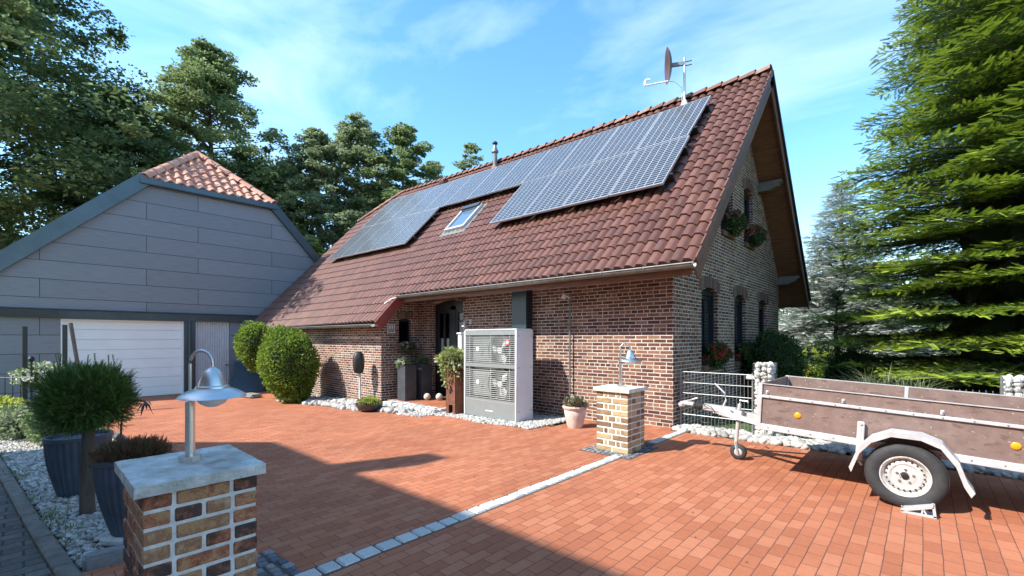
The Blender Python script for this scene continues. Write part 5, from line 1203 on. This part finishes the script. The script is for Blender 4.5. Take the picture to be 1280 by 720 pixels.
# weeds in the gravel
def tufts(name, label, pts, n, h, m, spread=.12, droop=.5, wd=.012):
    Vs = []; Fs = []; o = 0
    for (x, y, z) in pts:
        for i in range(n):
            a = random.uniform(0, 2*PI); b = np.array([x+random.gauss(0, spread*.3), y+random.gauss(0, spread*.3), z]); d = np.array([math.cos(a), math.sin(a), 0]); s = np.array([-d[1], d[0], 0])*wd
            hh = h*random.uniform(.6, 1.1); rr = hh*random.uniform(.3, 1)*droop; p = [b, b+d*rr*.35+np.array([0,0,hh*.7]), b+d*rr+np.array([0,0,hh*(1-.35*droop*random.random())])]
            Vs += [p[0]-s, p[0]+s, p[1]+s*.8, p[1]-s*.8, p[2]]; Fs += [(o, o+1, o+2, o+3), (o+3, o+2, o+4, o+4)]; o += 5
    me = MB(); me.v = [tuple(v) for v in Vs]; me.f = [f if f[2] != f[3] else f[:3] for f in Fs]; me.mi = [0]*len(Fs); return me
wpts = [(random.uniform(-12, -4.6), 0, 0) for _ in range(45)]; wpts = [(x, random.choice([bedline(x)+random.uniform(0, .12), random.uniform(.2, 1)]), g(x)+.03) for x, _, _ in wpts]
tag(tufts('weeds', '', wpts, 12, .045, 0, spread=.16, droop=1.1, wd=.005).build('weeds', M['leaf_mid']), 'small weeds sprouting through the gravel', kind='stuff')
pp = []
for i in range(420):
    q = random.choice([(random.uniform(-15, -4), random.uniform(1.2, 6)), (random.uniform(-4.3, 1.5), random.uniform(.5, 7.6)), (random.uniform(-13, -8), random.uniform(3.5, 5.6)), (random.uniform(-3.2, 2), random.uniform(6.2, 7.7))]); pp.append((q[0], q[1], g(q[0])+.008))
pp = np.array(pp); an = RN.uniform(0, 6.28, len(pp)); V, F = scatter(*LEAF, pp, frame_from(np.stack([np.cos(an), np.sin(an), RN.normal(0, .1, len(pp))], 1), roll=RN.normal(0, .25, len(pp))), RN.uniform(.012, .035, len(pp)))
tag(npmesh('fallen_leaves', V, F, island_mat('dry_leaf', [(0, (.06, .04, .02)), (.5, (.16, .11, .04)), (1, (.28, .24, .08))], bump=0)), 'tiny dry leaves and bits scattered over the paving', kind='stuff')
# topiary
def topiary(name, label, c, rad, lean, n, size, m):
    r = thing(name, label, 'topiary bush', (c[0]+lean[0], c[1]+lean[1], c[2]-rad[2]))
    P = RN.normal(size=(n, 3)); P /= np.linalg.norm(P, axis=1)[:, None]
    zz = P[:, 2]; taper = 1-.30*np.clip(-zz, 0, 1)**1.2; bumps = 1+.05*np.sin(P@np.array([5,4,3])+1)+.05*np.sin(P@np.array([9,-8,7]))
    Q = P*(RN.uniform(.82, 1, n)*bumps)[:, None]*np.array(rad); Q[:, :2] *= taper[:, None]; Q[:, 0] -= lean[0]*zz; Q[:, 1] -= lean[1]*zz; Q += np.array(c)
    d = P+RN.normal(0, .6, P.shape)+np.array([0,0,.2]); V, F = scatter(*LEAF, Q, frame_from(d, roll=RN.uniform(-1.3,1.3,n)), RN.uniform(.6,1.3,n)*size); npmesh('foliage', V, F, m, parent=r)
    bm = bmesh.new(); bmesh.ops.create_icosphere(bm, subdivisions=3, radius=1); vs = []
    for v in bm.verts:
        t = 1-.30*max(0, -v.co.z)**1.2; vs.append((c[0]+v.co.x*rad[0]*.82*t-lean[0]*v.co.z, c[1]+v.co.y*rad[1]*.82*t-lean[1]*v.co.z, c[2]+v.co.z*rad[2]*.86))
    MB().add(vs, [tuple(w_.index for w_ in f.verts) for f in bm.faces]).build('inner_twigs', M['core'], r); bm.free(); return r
topiary('topiary_bush', 'tall egg shaped clipped bush leaning before the brick wall', (-14.30, 5.50, .76), (.86, .82, 1.20), (.16, .10), 12000, .075, M['leaf_bright'])
topiary('topiary_bush', 'smaller clipped bush head behind the tall egg shaped one', (-16.75, 5.35, 1.32), (.60, .60, .84), (.05, .05), 5000, .075, M['leaf_bright'])
sl = thing('leaning_slab', 'blue grey slab leaning on the garage wall behind the bushes', 'slab', (-19.6, 6.1, g(-19.6)))
MB().beam((-19.3, 5.9, g(-19)), (-20.6, 6.3, .62), 1.0, .05).build('slab', M['antpanel'], sl)
for i, (x, y) in enumerate(((-18.0, 5.2), (-17.1, 5.35))):
    tag(MB().box((x-.45, y-.2, g(x)), (x+.35, y+.2, g(x)+.14), bev=.05, rot=(0, 0, .1*i)).build('edging_rock', M['darkpebble'], loc=(x, y, g(x))), ('grey edging rock in front of the leaning slab', 'grey edging rock nearest the egg shaped bush')[i], 'rock')

# ------------------------------------------------------------------ trees
def deciduous(name, label, base, H, crown0, rx, n_cl, leaves, size, m, bark='bark', top=.35, seed=1, group='trees behind the house and garage', cl=1.0, trunks=1):
    n_cl = int(n_cl*2.1); cl *= .74; size *= 1.12; leaves = int(leaves*1.15)
    rng = np.random.default_rng(seed); r = thing(name, label, 'tree', base, group=group); bx, by, bz = base
    C = []; m_ = MB(); 
    tp = [(bx, by, bz-.3), (bx+.1*rx*.3, by, bz+H*.3), (bx-.05*rx, by+.05*rx, bz+H*.6), (bx, by, bz+H*.93)]
    r0 = .022*H*.7+.05
    m_.tube(tp, r0, 10, radii=[r0, r0*.75, r0*.5, .03])
    for k in range(trunks-1):
        a = 2.4*k+1; dx, dy = math.cos(a)*rx*.35, math.sin(a)*rx*.35; m_.tube([(bx+dx*.3, by+dy*.3, bz-.2), (bx+dx*.7, by+dy*.7, bz+H*.4), (bx+dx, by+dy, bz+H*.8)], r0*.6, 8, radii=[r0*.7, r0*.45, .03])
    for i in range(n_cl):
        t = rng.random()**.8; z = crown0+(H-crown0)*t
        prof = math.sin(PI*min(1, (t*.86+.14)))**.6 if t < .5 else (1-(t-.5)*2)**.75*.93+.07
        a = rng.uniform(0, 2*PI); rad = rx*prof*rng.uniform(.3, 1.12)*(1+.22*math.sin(3*a+seed+9*t)+.2*math.sin(7*a+14*t)); c = np.array([bx+rad*math.cos(a), by+rad*math.sin(a), bz+z]); C.append((c, t))
        if i % 5 == 0: q = min(.93, max(.15, (z-.25*rad)/H)); s0 = Vector((bx, by, bz+H*q)); e = Vector(c); m_.tube([s0, s0.lerp(e, .5)+Vector((0,0,.05*rad)), e], .05, 5, radii=[.015*H*.35*(1-q)+.03, .03, .015])
    m_.build('trunk', M[bark], r, auto=60)
    per = leaves//n_cl; Q = []; 
    for c, t in C:
        s = rx*.24*cl*rng.uniform(.4, 1.45)*(1-.35*t); p = rng.normal(size=(per, 3)); p /= np.linalg.norm(p, axis=1)[:, None]; p *= rng.uniform(.25, 1, (per, 1))**.5; Q.append(c+p*np.array([s, s, s*.42]))
    Q = np.concatenate(Q); n = len(Q); d = rng.normal(size=(n, 3)); d[:, 2] *= .35; V, F = scatter(*LEAF, Q, frame_from(d, roll=rng.uniform(-.9, .9, n)), rng.uniform(.6, 1.3, n)*size); npmesh('crown', V, F, M[m], parent=r); return r
deciduous('broadleaf_tree', 'huge dark layered tree filling the upper left corner', (-32.8, -1.9, -.7), 23, 4, 7.4, 360, 120000, .19, 'leaf_dark', seed=3, cl=1.0)
deciduous('broadleaf_tree', 'dark tree between the upper left giant and the garage gable', (-33.5, 3.4, -.7), 15.8, 3.5, 5.4, 210, 60000, .19, 'leaf_dark', seed=5)
deciduous('broadleaf_tree', 'tall pointed tree rising directly behind the orange tiled gable top', (-34.5, 8.2, -.7), 21.2, 5, 5.2, 230, 60000, .19, 'leaf_mid', seed=8)
deciduous('broadleaf_tree', 'lower tree right of the garage gable top', (-34.5, 13.0, -.7), 15, 2, 4.4, 150, 30000, .22, 'leaf_mid', seed=11)
deciduous('alder_tree', 'slim tree with visible trunks, left one of the group behind the house', (-30.5, 13.6, -.7), 16.4, 3, 3.6, 170, 34000, .19, 'leaf_silver', 'palebark', seed=12, trunks=3)
deciduous('alder_tree', 'highest middle tree of the group behind the house roof', (-29.5, 16.0, -.7), 18.0, 3, 3.8, 180, 36000, .19, 'leaf_silver', 'palebark', seed=14, trunks=2)
deciduous('alder_tree', 'right tree of the group behind the left end of the roof ridge', (-27.5, 18.4, -.7), 17.6, 4, 3.5, 160, 32000, .19, 'leaf_mid', 'palebark', seed=17, trunks=2)
deciduous('alder_tree', 'small thin tree sloping down to the ridge behind the roof', (-28.0, 21.5, -.7), 16.0, 4, 3.0, 100, 16000, .19, 'leaf_silver', 'palebark', seed=19)
deciduous('broadleaf_tree', 'small light tree top peeking over the ridge left of the flue pipe', (-27.5, 25.0, -.7), 18.3, 8, 2.3, 50, 7000, .18, 'leaf_silver', seed=23)
deciduous('yellow_tree', 'yellow green bushy tree between garage roof and house roof', (-27.3, 11.8, -.7), 8.4, 2, 2.0, 70, 12000, .16, 'leaf_yellow', seed=29)

deciduous('broadleaf_tree', 'dense low tree filling the gap between garage roof and alders', (-33.0, 10.8, -.7), 14.0, 1.5, 4.2, 140, 34000, .20, 'leaf_mid', seed=61)
deciduous('broadleaf_tree', 'dense rear tree standing behind the alder group', (-33.5, 19.5, -.7), 14.5, 1.5, 5.0, 150, 36000, .21, 'leaf_dark', seed=67)
# conifers
TWF = needle_twig(10, 1.0, .11, .30); TWS = needle_twig(8, 1.0, .12, .34)
def conifer(name, label, base, H, R0, hmin, dz, per, droop, m, twig, tsz, seed, dens=.16, group=None, hstop=None, rpow=1.0, corer=0):
    rng = np.random.default_rng(seed); r = thing(name, label, 'conifer', base, group=group); bx, by, bz = base
    m_ = MB(); m_.tube([(bx,by,bz-.3), (bx,by,bz+H*.5), (bx,by,bz+H)], .2, 12, radii=[.012*H+.06, .008*H+.03, .01])
    P = []; D = []; S = []; NEW = []
    z = hmin
    while z < H-.1:
        Rz = R0*(1-z/H)**rpow; n = max(4, int(per*(.5+.5*(1-z/H)))); a0 = rng.uniform(0, 6.28)
        for k in range(n):
            a = a0+2*PI*k/n+rng.normal(0, .12); L = Rz*rng.uniform(.74, 1.10); zz = z+rng.normal(0, dz*.10); d2 = np.array([math.cos(a), math.sin(a), 0]); sd_ = np.array([-d2[1], d2[0], 0])
            def pos(t, L=L, d2=d2, zz=zz): return np.array([bx, by, bz+zz])+d2*L*t+np.array([0, 0, L*(.10*t-droop*t*t+.10*t**6)])
            m_.tube([pos(0), pos(.35), pos(.7), pos(.97)], .02, 4, cap=False, radii=[.012*L+.008, .010*L, .006*L, .002])
            t = .18
            while t < 1:
                w = L*.36*math.sin(PI*min(1, .12+t*.86))**.8*(1 if t < .8 else .75)+.10
                for s in (-1, 1):
                    ln = w*rng.uniform(.7, 1.15); dr = d2*.62+sd_*s*.8; dr = dr/np.linalg.norm(dr); nseg = max(1, int(ln/(tsz*.75)))
                    for q in range(nseg):
                        f = (q+.2)/nseg; P.append(pos(t)+dr*ln*f+np.array([0,0,-.10*ln*f*f+rng.normal(0, .015)])); dd = dr+rng.normal(0, .22, 3)+np.array([0,0,.02]); D.append(dd); S.append(tsz*rng.uniform(.8, 1.25)); NEW.append(rng.random() < (.85 if (q >= nseg*.6 or t > .85) else .12))
                t += dens/max(L, .4)*rng.uniform(.8, 1.2)
            P.append(pos(.93)); D.append(d2+np.array([0,0,.05])); S.append(tsz*1.2); NEW.append(True)
        z += dz*(1-.3*z/H)
    P = np.array(P); D = np.array(D); S = np.array(S); NEW = np.array(NEW)
    m_.build('trunk', M['bark'], r)
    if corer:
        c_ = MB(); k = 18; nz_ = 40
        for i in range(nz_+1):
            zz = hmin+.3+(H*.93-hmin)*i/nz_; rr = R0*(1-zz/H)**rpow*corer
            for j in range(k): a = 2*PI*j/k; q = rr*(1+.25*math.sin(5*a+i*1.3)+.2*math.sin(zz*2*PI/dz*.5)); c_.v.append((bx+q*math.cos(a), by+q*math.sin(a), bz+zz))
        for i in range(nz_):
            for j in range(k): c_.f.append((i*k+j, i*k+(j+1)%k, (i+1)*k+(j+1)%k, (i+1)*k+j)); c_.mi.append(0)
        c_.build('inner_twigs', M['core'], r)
    for sel, mm, nm in ((~NEW, m[0], 'needles'), (NEW, m[1], 'new_growth')):
        if sel.sum() == 0: continue
        V, F = scatter(*twig, P[sel], frame_from(D[sel], roll=rng.normal(0, .3, sel.sum())), S[sel]); npmesh(nm, V, F, M[mm], parent=r)
    print(name, len(P)); return r
conifer('fir_tree', 'towering dark fir with layered drooping branches on the right', (2.05, 15.6, 0), 25, 4.75, .35, .64, 19, .20, ('needle', 'needle_new'), TWF, .19, 2, dens=.085, corer=.30)
conifer('silver_spruce', 'silvery blue spruce between the house gable and the big fir', (-2.55, 23.6, 0), 8.3, 3.1, .6, .28, 17, .05, ('needle_blue', 'needle_blue'), TWS, .28, 4, dens=.11, rpow=.75)
deciduous('broadleaf_tree', 'tree beyond the fir at the right picture edge', (8, 24, 0), 13, 2, 5.5, 110, 13000, .32, 'leaf_dark', seed=33)
deciduous('broadleaf_tree', 'low tree behind the silver spruce', (-6.0, 35, 0), 5.6, .8, 4.2, 110, 20000, .22, 'leaf_silver', seed=37)
deciduous('broadleaf_tree', 'low tree behind the garden wall right of the spruce', (3.5, 33, 0), 6.5, .8, 3.8, 80, 9000, .3, 'leaf_dark', seed=41)
# right garden
topiary('box_ball', 'large dark round box bush at the rear of the gable wall', (-2.60, 12.1, .93), (.60, .62, .85), (0, 0), 9000, .055, M['leaf_box'])
topiary('box_ball', 'dark round bush left of the fir branches', (-1.3, 14.6, .62), (.62, .6, .68), (0, 0), 7000, .055, M['leaf_box'])
plant('golden_shrub', 'low yellow green shrub between the box bush and the silver spruce', 'shrub', (-3.1, 20.2, .60), (1.3, .9, .62), 3600, .085, M['leaf_yellow'])
plant('golden_shrub', 'low fresh green shrub below the small thin tree', 'shrub', (-1.9, 19.3, .50), (1.1, .8, .55), 3200, .08, M['leaf_bright'])
deciduous('small_maple', 'small thin dark leaved tree before the silver spruce', (-1.75, 15.2, 0), 2.9, .8, .7, 34, 1900, .09, 'leaf_silver', seed=51, group=None)
tag(tufts('grass', '', [(-.75, 11.0, .0), (-.45, 10.8, 0), (-.1, 10.9, 0)], 110, 1.15, 0, spread=.35, droop=1.0, wd=.009).build('ornamental_grass', M['grassblade'], loc=(-.5, 10.9, 0)), 'clump of arching pale ornamental grass behind the trailer', 'grass clump')
hd = thing('clipped_hedge', 'low green hedge in front of the pale garden wall', 'hedge', (-2.5, 27.3, 0))
n = 9000; P = np.stack([RN.uniform(-7, 5, n), RN.uniform(27, 27.7, n), RN.uniform(0, 1.25, n)], 1); V, F = scatter(*LEAF, P, randrot(n), RN.uniform(.08, .16, n)); npmesh('foliage', V, F, M['leaf_mid'], parent=hd)
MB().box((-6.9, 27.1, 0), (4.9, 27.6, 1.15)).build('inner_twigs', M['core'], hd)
wl_ = thing('garden_wall', 'pale plastered garden wall far behind the spruce', 'wall', (-2, 29, 0))
MB().box((-12, 29, 0), (-2.2, 29.25, 2.35)).build('wall_panel', M['plaster'], wl_); MB().box((-12.05, 28.95, 2.35), (-2.15, 29.3, 2.45)).build('coping', M['concrete_pale'], wl_)

tall = thing('tall_hedge', 'tall dark hedge closing the garden behind the big fir', 'hedge', (6, 26.5, 0))
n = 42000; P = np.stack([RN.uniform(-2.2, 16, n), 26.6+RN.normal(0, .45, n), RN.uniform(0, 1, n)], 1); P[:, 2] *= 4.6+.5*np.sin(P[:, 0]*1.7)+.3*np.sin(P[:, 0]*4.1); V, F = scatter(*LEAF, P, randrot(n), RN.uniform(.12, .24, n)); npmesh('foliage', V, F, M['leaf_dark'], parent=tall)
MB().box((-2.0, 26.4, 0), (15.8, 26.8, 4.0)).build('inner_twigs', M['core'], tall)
# ------------------------------------------------------------------ neighbour house behind the camera (throws the driveway shadow)
nb = thing('neighbour_house', 'neighbouring house standing behind the photographer, shading the driveway', 'house', (-3, -6.2, 0))
Y0, Y1, RY, RH = -3.3, -9.1, -6.2, 10.02
MB().prism([(Y0, -.2), (Y0, 4.1), (RY, 9.4), (Y1, 4.1), (Y1, -.2)], -12.2, 8.0).build('wall', mat('white_render', (.80, .78, .72), .9, var=.08), nb)
m_ = MB()
for s, ye in ((1, -2.55), (-1, -9.85)):
    m_.add([(-12.6, ye, 3.25), (8.4, ye, 3.25), (8.4, RY, RH), (-12.6, RY, RH), (-12.6, ye, 3.05), (8.4, ye, 3.05), (8.4, RY, RH-.2), (-12.6, RY, RH-.2)], [(0,1,2,3),(7,6,5,4),(0,4,5,1),(1,5,6,2),(2,6,7,3),(3,7,4,0)])
m_.build('roof', M['tile_old'], nb)
MB().box((-10.35, RY-.25, 9.4), (-9.85, RY+.25, 11.1)).build('chimney', M['brick'], nb)
for x in (-10, -6.5, -3, .5, 4):
    W = MB().box((x, Y0, .9), (x+1.2, Y0+.03, 2.3)).build('window', M['white'], nb); MB().box((x+.08, Y0+.03, .98), (x+1.12, Y0+.036, 2.22)).build('pane', mat('neighbour_glass', (.03, .04, .05), .08, var=.1), W)

# ------------------------------------------------------------------ light, sky, camera
Ld = Vector((.5, 1, -1.12)).normalized(); sd = -Ld
elev = math.asin(sd.z); azim = math.atan2(sd.x, sd.y)
sun = bpy.data.lights.new('sun', 'SUN'); sun.energy = 3.2; sun.angle = math.radians(.53); sun.color = (1, .955, .87)
so = bpy.data.objects.new('sun', sun); COL.objects.link(so); so.rotation_euler = (-Ld).to_track_quat('Z', 'Y').to_euler(); so.location = (0, 0, 30)
w = bpy.data.worlds.new('World'); sc.world = w; w.use_nodes = True; t = w.node_tree; lk = t.links; bg = t.nodes['Background']
sky = N(t, 'ShaderNodeTexSky', sky_type='NISHITA', sun_disc=False); sky.sun_elevation = elev; sky.sun_rotation = azim % (2*PI); sky.air_density = 1.0; sky.dust_density = .4; sky.ozone_density = 1.0; sky.altitude = 50
tc = N(t, 'ShaderNodeTexCoord'); mp = N(t, 'ShaderNodeMapping'); mp.inputs['Scale'].default_value = (1.0, 2.2, 4.5); mp.inputs['Rotation'].default_value = (0, 0, .9); lk.new(tc.outputs['Generated'], mp.inputs[0])
nz = N(t, 'ShaderNodeTexNoise', i_Scale=1.6, i_Detail=9, i_Roughness=.56, i_Distortion=.5); lk.new(mp.outputs[0], nz.inputs['Vector'])
cr = ramp(t, [(.47, (0, 0, 0)), (.82, (.36, .36, .36))]); lk.new(nz.outputs[0], cr.inputs[0])
mx = N(t, 'ShaderNodeMix', data_type='RGBA'); lk.new(cr.outputs[0], mx.inputs[0]); hs = N(t, 'ShaderNodeHueSaturation'); hs.inputs['Hue'].default_value = .493; hs.inputs['Saturation'].default_value = 1.26; lk.new(sky.outputs[0], hs.inputs['Color']); lk.new(hs.outputs[0], mx.inputs[6]); mx.inputs[7].default_value = (4.6, 5.2, 5.8, 1); lk.new(mx.outputs[2], bg.inputs[0]); bg.inputs[1].default_value = .15
cam = bpy.data.cameras.new('camera'); co = bpy.data.objects.new('camera', cam); COL.objects.link(co); sc.camera = co
co.location = (0, 0, 1.6); co.rotation_euler = (PI/2, 0, math.atan2(.676, .737)); cam.sensor_width = 36; cam.lens = 36*560/1280; cam.shift_y = 63/1280; cam.clip_end = 2000; cam.clip_start = .05
sc.view_settings.view_transform = 'Standard'; sc.view_settings.look = 'None'; sc.view_settings.gamma = 1; sc.view_settings.exposure = 1.48
sc.cycles.max_bounces = 6; sc.cycles.transparent_max_bounces = 12; sc.cycles.use_denoising = True
for o in bpy.data.objects:
    if '_base' in o: del o['_base']
